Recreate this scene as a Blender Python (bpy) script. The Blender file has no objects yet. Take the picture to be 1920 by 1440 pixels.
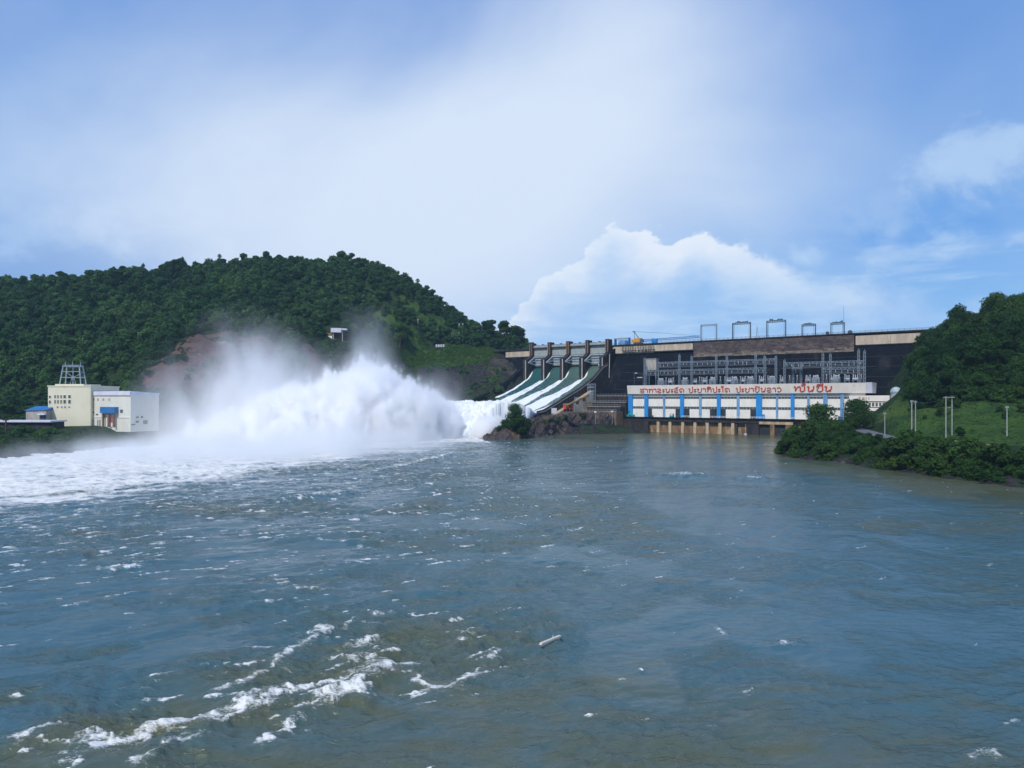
import bpy, math, random
import numpy as np
from mathutils import Vector

SC = bpy.context.scene
COL = SC.collection
R = math.radians
rng = np.random.default_rng(7)
random.seed(7)

# ------------------------------------------------------------------ camera
CAM_Z = 22.0
FPX = 1297.0                      # focal length in photo pixels (1920 wide)
HOR = 748.0                       # photo row of the horizon
cd = bpy.data.cameras.new('camera')
cd.sensor_width = 36.0
cd.lens = FPX / 1920.0 * 36.0
cd.shift_y = (HOR - 720.0) / 1920.0
cd.clip_start = 0.5
cd.clip_end = 9000.0
cam = bpy.data.objects.new('camera', cd)
COL.objects.link(cam)
cam.location = (0, 0, CAM_Z)
cam.rotation_euler = (R(90), 0, 0)
SC.camera = cam

# ------------------------------------------------------------------ render settings
SC.render.engine = 'CYCLES'
SC.cycles.max_bounces = 26
SC.cycles.diffuse_bounces = 3
SC.cycles.glossy_bounces = 3
SC.cycles.transmission_bounces = 4
SC.cycles.transparent_max_bounces = 26
SC.cycles.volume_bounces = 24
SC.cycles.volume_step_rate = 1.6
SC.cycles.volume_max_steps = 256
SC.cycles.use_denoising = True
SC.cycles.caustics_reflective = False
SC.cycles.caustics_refractive = False
SC.view_settings.view_transform = 'Standard'
SC.view_settings.look = 'None'
SC.view_settings.gamma = 1.0
SC.view_settings.use_curve_mapping = False
SC.view_settings.exposure = 0.0

# ------------------------------------------------------------------ node helpers
class NT:
    """small builder for math in a node tree"""
    def __init__(s, nt):
        s.nt = nt
    def new(s, t, **kw):
        n = s.nt.nodes.new(t)
        for k, v in kw.items():
            setattr(n, k, v)
        return n
    def lk(s, a, b):
        s.nt.links.new(a, b)
    def put(s, sock, v):
        if isinstance(v, bpy.types.NodeSocket):
            s.nt.links.new(v, sock)
        else:
            sock.default_value = v
    def m(s, op, a, b=None, c=None, clamp=False):
        n = s.nt.nodes.new('ShaderNodeMath')
        n.operation = op
        n.use_clamp = clamp
        s.put(n.inputs[0], a)
        if b is not None:
            s.put(n.inputs[1], b)
        if c is not None:
            s.put(n.inputs[2], c)
        return n.outputs[0]
    def vm(s, op, a, b=None):
        n = s.nt.nodes.new('ShaderNodeVectorMath')
        n.operation = op
        s.put(n.inputs[0], a)
        if b is not None:
            s.put(n.inputs[1], b)
        return n.outputs[0]
    def noise(s, vec, scale, detail=3.0, rough=0.5, dist=0.0):
        n = s.nt.nodes.new('ShaderNodeTexNoise')
        s.put(n.inputs['Vector'], vec)
        n.inputs['Scale'].default_value = scale
        n.inputs['Detail'].default_value = detail
        n.inputs['Roughness'].default_value = rough
        n.inputs['Distortion'].default_value = dist
        return n.outputs[0]
    def sstep(s, v, lo, hi):
        n = s.nt.nodes.new('ShaderNodeMapRange')
        n.interpolation_type = 'SMOOTHSTEP'
        s.put(n.inputs[0], v)
        s.put(n.inputs[1], lo)
        s.put(n.inputs[2], hi)
        return n.outputs[0]
    def mix(s, f, a, b):
        n = s.nt.nodes.new('ShaderNodeMix')
        n.data_type = 'RGBA'
        s.put(n.inputs[0], f)
        s.put(n.inputs[6], a if isinstance(a, bpy.types.NodeSocket) else (*a[:3], 1))
        s.put(n.inputs[7], b if isinstance(b, bpy.types.NodeSocket) else (*b[:3], 1))
        return n.outputs[2]
    def curve(s, v, pts, lo, hi):
        """piecewise value curve: pts (x,y), y in 0..1, through a colour ramp over lo..hi"""
        mr = s.nt.nodes.new('ShaderNodeMapRange')
        s.put(mr.inputs[0], v)
        mr.inputs[1].default_value = lo
        mr.inputs[2].default_value = hi
        cr = s.nt.nodes.new('ShaderNodeValToRGB')
        cr.color_ramp.interpolation = 'LINEAR'
        el = cr.color_ramp.elements
        for i, (x, y) in enumerate(pts):
            p = (x - lo) / (hi - lo)
            e = el[i] if i < 2 else el.new(p)
            e.position = p
            e.color = (y, y, y, 1)
        s.lk(mr.outputs[0], cr.inputs[0])
        return cr.outputs[0]

# ------------------------------------------------------------------ sky and sun
SUN_EL = R(47)
SUN_AZ = R(204)                   # compass-like angle from +Y towards +X, where the sun stands
sd = Vector((math.sin(SUN_AZ) * math.cos(SUN_EL), math.cos(SUN_AZ) * math.cos(SUN_EL), math.sin(SUN_EL)))
sl = bpy.data.lights.new('sun', 'SUN')
sl.energy = 3.4
sl.angle = R(3)
sl.color = (1.0, 0.95, 0.86)
sun = bpy.data.objects.new('sun', sl)
COL.objects.link(sun)
sun.rotation_euler = sd.to_track_quat('Z', 'Y').to_euler()

W_ = bpy.data.worlds.new('World')
SC.world = W_
W_.use_nodes = True
SKY_STRENGTH = 0.1
def build_world():
    t = NT(W_.node_tree)
    W_.node_tree.nodes.clear()
    out = t.new('ShaderNodeOutputWorld')
    bg = t.new('ShaderNodeBackground')
    bg.inputs[1].default_value = SKY_STRENGTH
    t.lk(bg.outputs[0], out.inputs[0])
    sky = t.new('ShaderNodeTexSky')
    sky.sky_type = 'NISHITA'
    sky.sun_disc = False
    sky.sun_elevation = SUN_EL
    sky.sun_rotation = SUN_AZ
    sky.air_density = 1.0
    sky.dust_density = 0.4
    sky.ozone_density = 3.0
    tc = t.new('ShaderNodeTexCoord')
    d = tc.outputs['Generated']
    sep = t.new('ShaderNodeSeparateXYZ')
    t.lk(d, sep.inputs[0])
    x, y, z = sep.outputs
    DEG = 57.29578
    az = t.m('MULTIPLY', t.m('ARCTAN2', x, y), DEG)
    el = t.m('MULTIPLY', t.m('ARCSINE', z), DEG)
    S = 1.0 / SKY_STRENGTH
    c = lambda r, g, b: (r * S, g * S, b * S)
    # clear air: deep blue overhead, paler and milkier low down
    hz = t.sstep(el, 34.0, -2.0)
    base = t.mix(0.8, sky.outputs[0], t.mix(hz, c(.10, .29, .77), c(.20, .48, .92)))
    # broad thin veil of high cloud
    stretch = t.new('ShaderNodeMapping')
    stretch.inputs['Rotation'].default_value = (0, 0, R(20))
    stretch.inputs['Scale'].default_value = (1.0, 1.3, 1.9)
    t.lk(d, stretch.inputs[0])
    v1 = t.noise(stretch.outputs[0], 1.5, 5.0, .5, .35)
    def blob(a0, e0, sa, se):
        a = t.m('DIVIDE', t.m('SUBTRACT', az, a0), sa)
        e = t.m('DIVIDE', t.m('SUBTRACT', el, e0), se)
        return t.m('EXPONENT', t.m('MULTIPLY', t.m('ADD', t.m('MULTIPLY', a, a), t.m('MULTIPLY', e, e)), -1.0))
    b1 = blob(-6.0, 14.0, 19.0, 12.5)
    b2 = blob(-24.0, 11.0, 19.0, 8.5)
    b3 = blob(9.0, 27.0, 13.0, 9.0)
    g = t.m('ADD', t.m('MULTIPLY', b1, .72), t.m('ADD', t.m('MULTIPLY', b2, .34), t.m('MULTIPLY', b3, .24)))
    veil = t.m('ADD', t.m('MULTIPLY', t.m('SUBTRACT', v1, .5), 1.3), t.m('ADD', g, .17), clamp=True)
    veil = t.sstep(veil, 0.0, 1.0)
    s1 = t.mix(veil, base, c(.69, .80, .965))
    # grey-blue bank low at the far left
    lowl = t.m('MULTIPLY', blob(-37.0, 8.0, 13.0, 4.5), t.sstep(t.noise(stretch.outputs[0], 6.0, 5.0, .6, .2), .34, .56))
    s1 = t.mix(t.m('MULTIPLY', lowl, .95), s1, c(.25, .42, .76))
    # heaped cloud standing over the dam on the right
    st2 = t.new('ShaderNodeMapping')
    st2.inputs['Scale'].default_value = (1, 1, 1.5)
    t.lk(d, st2.inputs[0])
    n0 = t.noise(st2.outputs[0], 7.0, 6.0, .58, .3)
    n1 = t.noise(st2.outputs[0], 21.0, 9.0, .60, .15)
    n2 = t.noise(st2.outputs[0], 38.0, 6.0, .6, .1)
    def E(py, px):
        return math.degrees(math.atan((HOR - py) / FPX * math.cos(math.atan((px - 960) / FPX))))
    def A(px):
        return math.degrees(math.atan((px - 960) / FPX))
    prof = [(900, 640), (985, 560), (1010, 522), (1060, 492), (1090, 478), (1115, 440), (1150, 412), (1190, 418), (1225, 436),
            (1260, 452), (1320, 428), (1390, 448), (1450, 476), (1520, 506), (1610, 508), (1690, 520), (1760, 540), (1900, 540)]
    pts = [(A(px), max(0.0, E(py, px)) / 20.0) for px, py in prof] + [(60.0, .30), (75.0, .25)]
    top = t.m('MULTIPLY', t.curve(az, pts, -20.0, 80.0), 20.0)
    dep = t.m('ADD', t.m('SUBTRACT', top, el), t.m('ADD', t.m('MULTIPLY', t.m('SUBTRACT', n1, .5), 3.6), t.m('MULTIPLY', t.m('SUBTRACT', n2, .5), 1.2)))
    soft = t.sstep(az, 14.0, 30.0)
    m1 = t.sstep(dep, 0.0, t.m('ADD', .45, t.m('MULTIPLY', soft, 2.2)))
    bright = t.m('SUBTRACT', 1.0, t.sstep(dep, .2, t.m('ADD', 2.0, t.m('MULTIPLY', n0, 7.0))))
    bright = t.m('MULTIPLY', bright, t.m('SUBTRACT', 1.0, t.m('MULTIPLY', soft, .6)))
    puff = t.m('ADD', bright, t.m('ADD', t.m('MULTIPLY', t.m('SUBTRACT', n0, .47), 1.7), t.m('MULTIPLY', t.m('SUBTRACT', n1, .5), .8)), clamp=True)
    cum = t.mix(puff, c(.35, .58, .92), c(.80, .88, .99))
    am = t.m('MULTIPLY', m1, t.m('ADD', .55, t.m('MULTIPLY', bright, .43)))
    s2 = t.mix(am, s1, cum)
    # ragged small clouds at the right, blue between them
    b4 = blob(34.5, 16.2, 5.2, 3.0)
    b5 = blob(31.0, 10.6, 5.0, 1.6)
    b6 = blob(38.0, 9.5, 6.0, 2.4)
    b7 = blob(23.5, 10.8, 2.6, 1.3)
    rag = t.m('ADD', t.m('ADD', b4, t.m('MULTIPLY', b5, .5)), t.m('ADD', t.m('MULTIPLY', b6, .5), t.m('MULTIPLY', b7, .75)))
    rm = t.sstep(t.m('ADD', rag, t.m('ADD', t.m('MULTIPLY', t.m('SUBTRACT', n0, .5), 2.6), t.m('MULTIPLY', t.m('SUBTRACT', n1, .5), 1.2))), .45, 1.15)
    # a hole of deep blue and thin low layers
    gap = t.m('MULTIPLY', blob(30.5, 12.4, 6.0, 2.3), t.sstep(n0, .66, .40))
    s2 = t.mix(t.m('MULTIPLY', gap, .9), s2, c(.075, .31, .80))
    st3 = t.new('ShaderNodeMapping'); st3.inputs['Scale'].default_value = (1, 1, 5.5); t.lk(d, st3.inputs[0])
    lay = t.noise(st3.outputs[0], 5.5, 7.0, .6, .35)
    lm = t.m('MULTIPLY', t.sstep(lay, .46, .66), t.m('MULTIPLY', t.sstep(el, 15.0, 6.0), t.sstep(az, -4.0, 8.0)))
    s2 = t.mix(t.m('MULTIPLY', lm, .55), s2, c(.60, .77, .97))
    ld = t.m('MULTIPLY', t.sstep(lay, .50, .34), t.m('MULTIPLY', t.sstep(el, 11.0, 5.0), t.sstep(az, -6.0, 4.0)))
    s2 = t.mix(t.m('MULTIPLY', ld, .40), s2, c(.30, .52, .88))
    s3 = t.mix(t.m('MULTIPLY', rm, .55), s2, c(.58, .75, .96))
    t.lk(s3, bg.inputs[0])
build_world()

# ------------------------------------------------------------------ pixel <-> place
def W(px, py, Y):
    """place seen at photo pixel (px, py) at distance Y"""
    return ((px - 960.0) / FPX * Y, Y, CAM_Z + (HOR - py) / FPX * Y)
def WX(px, Y):
    return (px - 960.0) / FPX * Y
def on_water(px, py):
    Y = CAM_Z * FPX / (py - HOR)
    return ((px - 960.0) / FPX * Y, Y)
# the dam's own frame: u along the crest to the right, d downstream of the crest line
O = np.array([81.0, 526.0])
UX = np.array([0.8145, -0.5802])
DN = np.array([-0.5802, -0.8145])
FR = math.atan2(UX[1], UX[0])
def U(px, d):
    k = (px - 960.0) / FPX
    return (k * (O[1] + d * DN[1]) - O[0] - d * DN[0]) / (UX[0] - k * UX[1])
def PW(u, d, z=0.0):
    p = O + u * UX + d * DN
    return (p[0], p[1], z)
def ZF(py, u, d):
    return CAM_Z + (HOR - py) / FPX * PW(u, d)[1]
def Dof(px, u):
    """d at which a line of constant u crosses photo column px"""
    k = (px - 960.0) / FPX
    return (O[0] + u * UX[0] - k * (O[1] + u * UX[1])) / (k * DN[1] - DN[0])

# ------------------------------------------------------------------ numpy noise
def _hash(ix, iy, seed):
    h = (ix.astype(np.int64) * 374761393 + iy.astype(np.int64) * 668265263 + seed * 974634777) & 0xffffffff
    h = ((h ^ (h >> 13)) * 1274126177) & 0xffffffff
    return ((h ^ (h >> 16)) & 0xffff) / 65535.0
def vnoise(x, y, seed=0):
    ix = np.floor(x); iy = np.floor(y)
    fx = x - ix; fy = y - iy
    fx = fx * fx * fx * (fx * (fx * 6 - 15) + 10); fy = fy * fy * fy * (fy * (fy * 6 - 15) + 10)
    a = _hash(ix, iy, seed); b = _hash(ix + 1, iy, seed); c = _hash(ix, iy + 1, seed); d = _hash(ix + 1, iy + 1, seed)
    return (a + (b - a) * fx) * (1 - fy) + (c + (d - c) * fx) * fy
def fbm(x, y, octv=4, seed=0, gain=0.5):
    s = 0; a = 1.0; n = 0
    ca, sa = math.cos(.6), math.sin(.6)
    for i in range(octv):
        s = s + a * vnoise(x, y, seed + i * 17)
        n += a; a *= gain
        x, y = (x * ca - y * sa) * 2.03 + 11.3, (x * sa + y * ca) * 2.03 + 5.1
    return s / n
def ridged(x, y, octv=3, seed=0):
    s = 0; a = 1.0; n = 0
    for i in range(octv):
        s = s + a * (1 - np.abs(2 * vnoise(x, y, seed + i * 13) - 1))
        n += a; a *= .5
        x, y = x * 2.1 + 3.7, y * 2.1 + 9.2
    return s / n
def smooth(v, a, b):
    t = np.clip((v - a) / (b - a), 0, 1)
    return t * t * (3 - 2 * t)
def in_poly(x, y, poly):
    ins = np.zeros(x.shape, bool)
    n = len(poly)
    for i in range(n):
        x1, y1 = poly[i]; x2, y2 = poly[(i + 1) % n]
        c = (y1 > y) != (y2 > y)
        ins ^= c & (x < (x2 - x1) * (y - y1) / ((y2 - y1) or 1e-9) + x1)
    return ins
def seg_dist(x, y, pts):
    """distance to a polyline and the fraction along it"""
    best = np.full(x.shape, 1e9); frac = np.zeros(x.shape)
    n = len(pts) - 1
    for i in range(n):
        ax, ay = pts[i]; bx, by = pts[i + 1]
        dx, dy = bx - ax, by - ay
        t = np.clip(((x - ax) * dx + (y - ay) * dy) / (dx * dx + dy * dy + 1e-9), 0, 1)
        dd = np.hypot(x - ax - t * dx, y - ay - t * dy)
        k = dd < best
        best = np.where(k, dd, best); frac = np.where(k, (i + t) / n, frac)
    return best, frac

# ------------------------------------------------------------------ materials
def mat(name, col, col2=None, rough=.8, scale=1.0, stretch=(1, 1, 1), bump=0.0, bscale=None, lo=.35, hi=.65, detail=5.0, metal=0.0, spec=.3, col3=None, scale3=.2, lo3=.5, hi3=.7):
    m = bpy.data.materials.new(name)
    m.use_nodes = True
    nt = m.node_tree
    t = NT(nt)
    b = nt.nodes['Principled BSDF']
    b.inputs['Roughness'].default_value = rough
    b.inputs['Metallic'].default_value = metal
    b.inputs['Specular IOR Level'].default_value = spec
    if col2 is None:
        col2 = tuple(c * .8 for c in col)
    tc = t.new('ShaderNodeTexCoord')
    mp = t.new('ShaderNodeMapping')
    mp.inputs['Scale'].default_value = stretch
    t.lk(tc.outputs['Object'], mp.inputs[0])
    n = t.noise(mp.outputs[0], scale, detail, .6, .2)
    c = t.mix(t.sstep(n, lo, hi), col, col2)
    if col3 is not None:
        n3 = t.noise(mp.outputs[0], scale3, 4.0, .6, .3)
        c = t.mix(t.sstep(n3, lo3, hi3), c, col3)
    t.lk(c, b.inputs['Base Color'])
    if bump:
        bn = t.noise(mp.outputs[0], bscale or scale * 3, 5.0, .6)
        bp = t.new('ShaderNodeBump')
        bp.inputs['Strength'].default_value = min(1, bump)
        bp.inputs['Distance'].default_value = bump
        t.lk(bn, bp.inputs['Height'])
        t.lk(bp.outputs[0], b.inputs['Normal'])
    return m

M = {}
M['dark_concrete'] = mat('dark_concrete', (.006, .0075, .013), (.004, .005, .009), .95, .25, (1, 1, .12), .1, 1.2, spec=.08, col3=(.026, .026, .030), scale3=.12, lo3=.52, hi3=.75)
M['stained_concrete'] = mat('stained_concrete', (.045, .038, .040), (.022, .019, .022), .9, .5, (1, 1, .25), .05)
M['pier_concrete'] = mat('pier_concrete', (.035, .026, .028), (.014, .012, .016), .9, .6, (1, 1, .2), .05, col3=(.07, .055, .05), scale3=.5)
M['pale_concrete'] = mat('pale_concrete', (.42, .39, .34), (.30, .28, .25), .85, .5, (1, 1, .35), .03)
M['beige_fascia'] = mat('beige_fascia', (.55, .46, .35), (.40, .33, .26), .85, .35, (1, 1, .25), .02, col3=(.20, .16, .13), scale3=.25, lo3=.62, hi3=.85)
M['masonry'] = mat('masonry', (.115, .085, .08), (.06, .048, .05), .95, .35, (1, 1, 1.6), .05, 3.0, col3=(.19, .155, .125), scale3=.12, lo3=.5, hi3=.75)
M['masonry_base'] = mat('masonry_base', (.26, .215, .16), (.15, .12, .10), .95, .5, (1, 1, .8), .05, 3.0)
M['gate_grey'] = mat('gate_grey', (.30, .33, .33), (.20, .23, .24), .6, .6, (1, 1, .5))
M['panel_grey'] = mat('panel_grey', (.34, .37, .36), (.25, .28, .28), .8, .5, (1, 1, .4))
M['steel'] = mat('steel', (.30, .36, .42), (.22, .27, .32), .5, .8, metal=.0)
M['gantry_steel'] = mat('gantry_steel', (.20, .25, .31), (.14, .18, .23), .6, .8)
M['steel_pale'] = mat('steel_pale', (.42, .48, .53), (.33, .38, .43), .5, .8)
M['steel_dark'] = mat('steel_dark', (.07, .09, .12), (.045, .06, .085), .6, .8)
M['portal_steel'] = mat('portal_steel', (.10, .14, .19), (.07, .10, .14), .6, .8)
M['white_wall'] = mat('white_wall', (.82, .79, .73), (.75, .71, .64), .8, .25, (1, 1, .5), 0, col3=(.60, .54, .46), scale3=.6, lo3=.55, hi3=.9)
M['fascia_white'] = mat('fascia_white', (.81, .76, .69), (.74, .68, .61), .75, .2, (1, 1, .4), 0, col3=(.55, .47, .40), scale3=.4, lo3=.6, hi3=.95)
M['blue_paint'] = mat('blue_paint', (.015, .22, .60), (.02, .26, .62), .6, .4, (1, 1, .4))
M['blue_faded'] = mat('blue_faded', (.10, .25, .48), (.20, .36, .55), .7, .8, (1, 1, .3))
M['red_paint'] = mat('red_paint', (.66, .065, .03), (.52, .06, .035), .6, 1.2)
M['glass_dark'] = mat('glass_dark', (.055, .065, .07), (.10, .11, .11), .25, 1.3, spec=.5)
M['opening'] = mat('opening', (.035, .04, .05), (.02, .022, .028), .8, .8)
M['rust_concrete'] = mat('rust_concrete', (.26, .16, .085), (.12, .075, .05), .9, .45, (1, 1, .3), .04, col3=(.36, .25, .15), scale3=.35)
M['rust_pale'] = mat('rust_pale', (.50, .40, .27), (.34, .24, .15), .9, .5, (1, 1, .3), .03)
M['cream_pale'] = mat('cream_pale', (.70, .69, .60), (.66, .64, .55), .8, .2, (1, 1, .4), col3=(.52, .50, .43), scale3=.35, lo3=.55, hi3=.85)
M['cream'] = mat('cream', (.70, .67, .51), (.66, .62, .46), .8, .2, (1, 1, .4), col3=(.50, .46, .36), scale3=.3, lo3=.6, hi3=.9)
M['roof_white'] = mat('roof_white', (.66, .66, .74), (.58, .58, .66), .6, .3)
M['blue_roof'] = mat('blue_roof', (.02, .17, .42), (.02, .13, .34), .5, .6)
M['wood_pale'] = mat('wood_pale', (.62, .58, .50), (.45, .41, .35), .8, 3.0, (1, 6, 6))
M['yellow_paint'] = mat('yellow_paint', (.62, .30, .02), (.50, .22, .02), .5, 1.0)
M['teal_paint'] = mat('teal_paint', (.01, .38, .40), (.01, .30, .34), .5, 1.0)
M['pole_concrete'] = mat('pole_concrete', (.34, .35, .33), (.25, .26, .25), .8, 1.0)
M['road'] = mat('road', (.15, .15, .17), (.11, .11, .125), .9, .6)
M['porcelain'] = mat('porcelain', (.55, .56, .60), (.40, .42, .47), .35, 2.0)
M['bark'] = mat('bark', (.09, .07, .05), (.05, .04, .03), .95, 2.0, (1, 1, .3))
M['brown_site'] = mat('brown_site', (.20, .13, .09), (.12, .08, .06), .95, .3, (1, 1, 1), .1)
M['car_white'] = mat('car_white', (.70, .70, .72), (.66, .66, .68), .3, .5, spec=.5)
M['tyre'] = mat('tyre', (.02, .02, .02), (.03, .03, .03), .9, 4.0)
M['yellow_wall'] = mat('yellow_wall', (.40, .40, .14), (.28, .30, .10), .85, .6)

def foliage_mat(name, dark, mid, light, transl=.25):
    m = bpy.data.materials.new(name)
    m.use_nodes = True
    nt = m.node_tree
    nt.nodes.clear()
    t = NT(nt)
    out = t.new('ShaderNodeOutputMaterial')
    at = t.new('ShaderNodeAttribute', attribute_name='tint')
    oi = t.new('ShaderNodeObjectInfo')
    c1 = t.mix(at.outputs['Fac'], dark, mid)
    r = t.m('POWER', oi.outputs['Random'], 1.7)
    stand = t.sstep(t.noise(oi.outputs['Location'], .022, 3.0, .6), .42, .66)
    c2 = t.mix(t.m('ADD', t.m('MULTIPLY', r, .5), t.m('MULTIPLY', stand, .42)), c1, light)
    hs = t.new('ShaderNodeHueSaturation')
    t.lk(c2, hs.inputs['Color'])
    t.lk(t.m('ADD', .485, t.m('MULTIPLY', oi.outputs['Random'], .03)), hs.inputs['Hue'])
    df = t.new('ShaderNodeBsdfDiffuse')
    tr = t.new('ShaderNodeBsdfTranslucent')
    t.lk(hs.outputs[0], df.inputs[0])
    t.lk(hs.outputs[0], tr.inputs[0])
    mx = t.new('ShaderNodeMixShader')
    mx.inputs[0].default_value = transl
    t.lk(df.outputs[0], mx.inputs[1])
    t.lk(tr.outputs[0], mx.inputs[2])
    t.lk(mx.outputs[0], out.inputs[0])
    return m
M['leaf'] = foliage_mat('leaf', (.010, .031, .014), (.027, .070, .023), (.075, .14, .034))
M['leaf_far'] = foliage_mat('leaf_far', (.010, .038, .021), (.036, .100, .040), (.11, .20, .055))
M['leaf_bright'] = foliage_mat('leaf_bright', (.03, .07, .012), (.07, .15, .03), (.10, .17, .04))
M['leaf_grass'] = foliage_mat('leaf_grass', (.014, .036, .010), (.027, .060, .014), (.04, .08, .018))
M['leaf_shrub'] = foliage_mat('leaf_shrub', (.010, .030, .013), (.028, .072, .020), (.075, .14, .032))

# ------------------------------------------------------------------ objects
def put(o, parent=None):
    COL.objects.link(o)
    if parent is not None:
        o.parent = parent
    return o
def tag(o, label=None, cat=None, group=None, kind=None):
    if label: o['label'] = label
    if cat: o['category'] = cat
    if group: o['group'] = group
    if kind: o['kind'] = kind
    return o
def thing(name, label, cat, loc=(0, 0, 0), rz=0.0, group=None):
    o = bpy.data.objects.new(name, None)
    o.empty_display_size = 1.0
    o.location = loc
    o.rotation_euler = (0, 0, rz)
    put(o)
    return tag(o, label, cat, group)
def fthing(name, label, cat, u, d, z, group=None):
    """a thing standing in the dam's frame; its parts are written in frame coordinates and shifted by .off"""
    return thing(name, label, cat, PW(u, d, z), FR, group)

class MB:
    def __init__(s, off=(0, 0, 0)):
        s.v = []; s.f = []; s.off = off
    def _add(s, vs, fs):
        n = len(s.v)
        s.v.extend(vs)
        s.f.extend([tuple(n + i for i in f) for f in fs])
        return s
    def box(s, x0, x1, y0, y1, z0, z1):
        if x0 > x1: x0, x1 = x1, x0
        if y0 > y1: y0, y1 = y1, y0
        if z0 > z1: z0, z1 = z1, z0
        vs = [(x0, y0, z0), (x1, y0, z0), (x1, y1, z0), (x0, y1, z0), (x0, y0, z1), (x1, y0, z1), (x1, y1, z1), (x0, y1, z1)]
        return s._add(vs, [(3, 2, 1, 0), (4, 5, 6, 7), (0, 1, 5, 4), (1, 2, 6, 5), (2, 3, 7, 6), (3, 0, 4, 7)])
    def bar(s, p, q, w, h=None):
        """square bar between two points"""
        p = Vector(p); q = Vector(q)
        ax = (q - p)
        if ax.length < 1e-6: return s
        ax.normalize()
        up = Vector((0, 0, 1)) if abs(ax.z) < .9 else Vector((0, 1, 0))
        a = ax.cross(up).normalized() * (w / 2)
        b = ax.cross(a).normalized() * ((h or w) / 2)
        vs = [tuple(c + i * a + j * b) for c in (p, q) for i, j in ((-1, -1), (1, -1), (1, 1), (-1, 1))]
        return s._add(vs, [(3, 2, 1, 0), (4, 5, 6, 7), (0, 1, 5, 4), (1, 2, 6, 5), (2, 3, 7, 6), (3, 0, 4, 7)])
    def cyl(s, p, q, r0, r1=None, n=8):
        p = Vector(p); q = Vector(q)
        r1 = r0 if r1 is None else r1
        ax = (q - p).normalized()
        up = Vector((0, 0, 1)) if abs(ax.z) < .9 else Vector((0, 1, 0))
        a = ax.cross(up).normalized(); b = ax.cross(a)
        vs = []
        for c, r in ((p, r0), (q, r1)):
            for i in range(n):
                t = 2 * math.pi * i / n
                vs.append(tuple(c + a * (r * math.cos(t)) + b * (r * math.sin(t))))
        fs = [(i, (i + 1) % n, n + (i + 1) % n, n + i) for i in range(n)]
        return s._add(vs, fs + [tuple(range(n - 1, -1, -1)), tuple(range(n, 2 * n))])
    def lathe(s, c, prof, n=10):
        """prof: (radius, z) pairs about a vertical axis at c"""
        vs = []; fs = []
        for r, z in prof:
            for i in range(n):
                t = 2 * math.pi * i / n
                vs.append((c[0] + r * math.cos(t), c[1] + r * math.sin(t), c[2] + z))
        for j in range(len(prof) - 1):
            for i in range(n):
                fs.append((j * n + i, j * n + (i + 1) % n, (j + 1) * n + (i + 1) % n, (j + 1) * n + i))
        fs.append(tuple(range(n - 1, -1, -1)))
        fs.append(tuple((len(prof) - 1) * n + i for i in range(n)))
        return s._add(vs, fs)
    def prism_x(s, poly, x0, x1):
        """polygon of (y, z) extruded along x"""
        n = len(poly)
        vs = [(x0, y, z) for y, z in poly] + [(x1, y, z) for y, z in poly]
        fs = [(i, (i + 1) % n, n + (i + 1) % n, n + i) for i in range(n)]
        return s._add(vs, fs + [tuple(range(n - 1, -1, -1)), tuple(range(n, 2 * n))])
    def prism_y(s, poly, y0, y1):
        n = len(poly)
        vs = [(x, y0, z) for x, z in poly] + [(x, y1, z) for x, z in poly]
        fs = [(i, (i + 1) % n, n + (i + 1) % n, n + i) for i in range(n)]
        return s._add(vs, fs + [tuple(range(n - 1, -1, -1)), tuple(range(n, 2 * n))])
    def prism_z(s, poly, z0, z1):
        n = len(poly)
        vs = [(x, y, z0) for x, y in poly] + [(x, y, z1) for x, y in poly]
        fs = [(i, (i + 1) % n, n + (i + 1) % n, n + i) for i in range(n)]
        return s._add(vs, fs + [tuple(range(n - 1, -1, -1)), tuple(range(n, 2 * n))])
    def mesh(s, name, m=None):
        me = bpy.data.meshes.new(name)
        ox, oy, oz = s.off
        me.from_pydata([(x - ox, y - oy, z - oz) for x, y, z in s.v], [], s.f)
        me.update()
        import bmesh
        bm = bmesh.new(); bm.from_mesh(me)
        bmesh.ops.recalc_face_normals(bm, faces=bm.faces)
        bm.to_mesh(me); bm.free()
        if m is not None:
            me.materials.append(M[m] if isinstance(m, str) else m)
        return me
    def build(s, name, m, parent=None, label=None):
        o = bpy.data.objects.new(name, s.mesh(name, m))
        put(o, parent)
        if label: o['label'] = label
        return o
def lattice(mb, p, q, w, t=.12, n=5, axes=None):
    """four-chord lattice member from p to q, width w"""
    p = Vector(p); q = Vector(q)
    ax = (q - p).normalized()
    up = Vector((0, 0, 1)) if abs(ax.z) < .9 else Vector((0, 1, 0))
    a = ax.cross(up).normalized() * (w / 2); b = ax.cross(a).normalized() * (w / 2)
    cs = [a + b, a - b, -a - b, -a + b]
    for c in cs:
        mb.bar(p + c, q + c, t)
    for i in range(n):
        c0 = p.lerp(q, i / n); c1 = p.lerp(q, (i + 1) / n)
        for k in range(4):
            mb.bar(c0 + cs[k], c1 + cs[(k + 1) % 4], t * .7)
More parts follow.
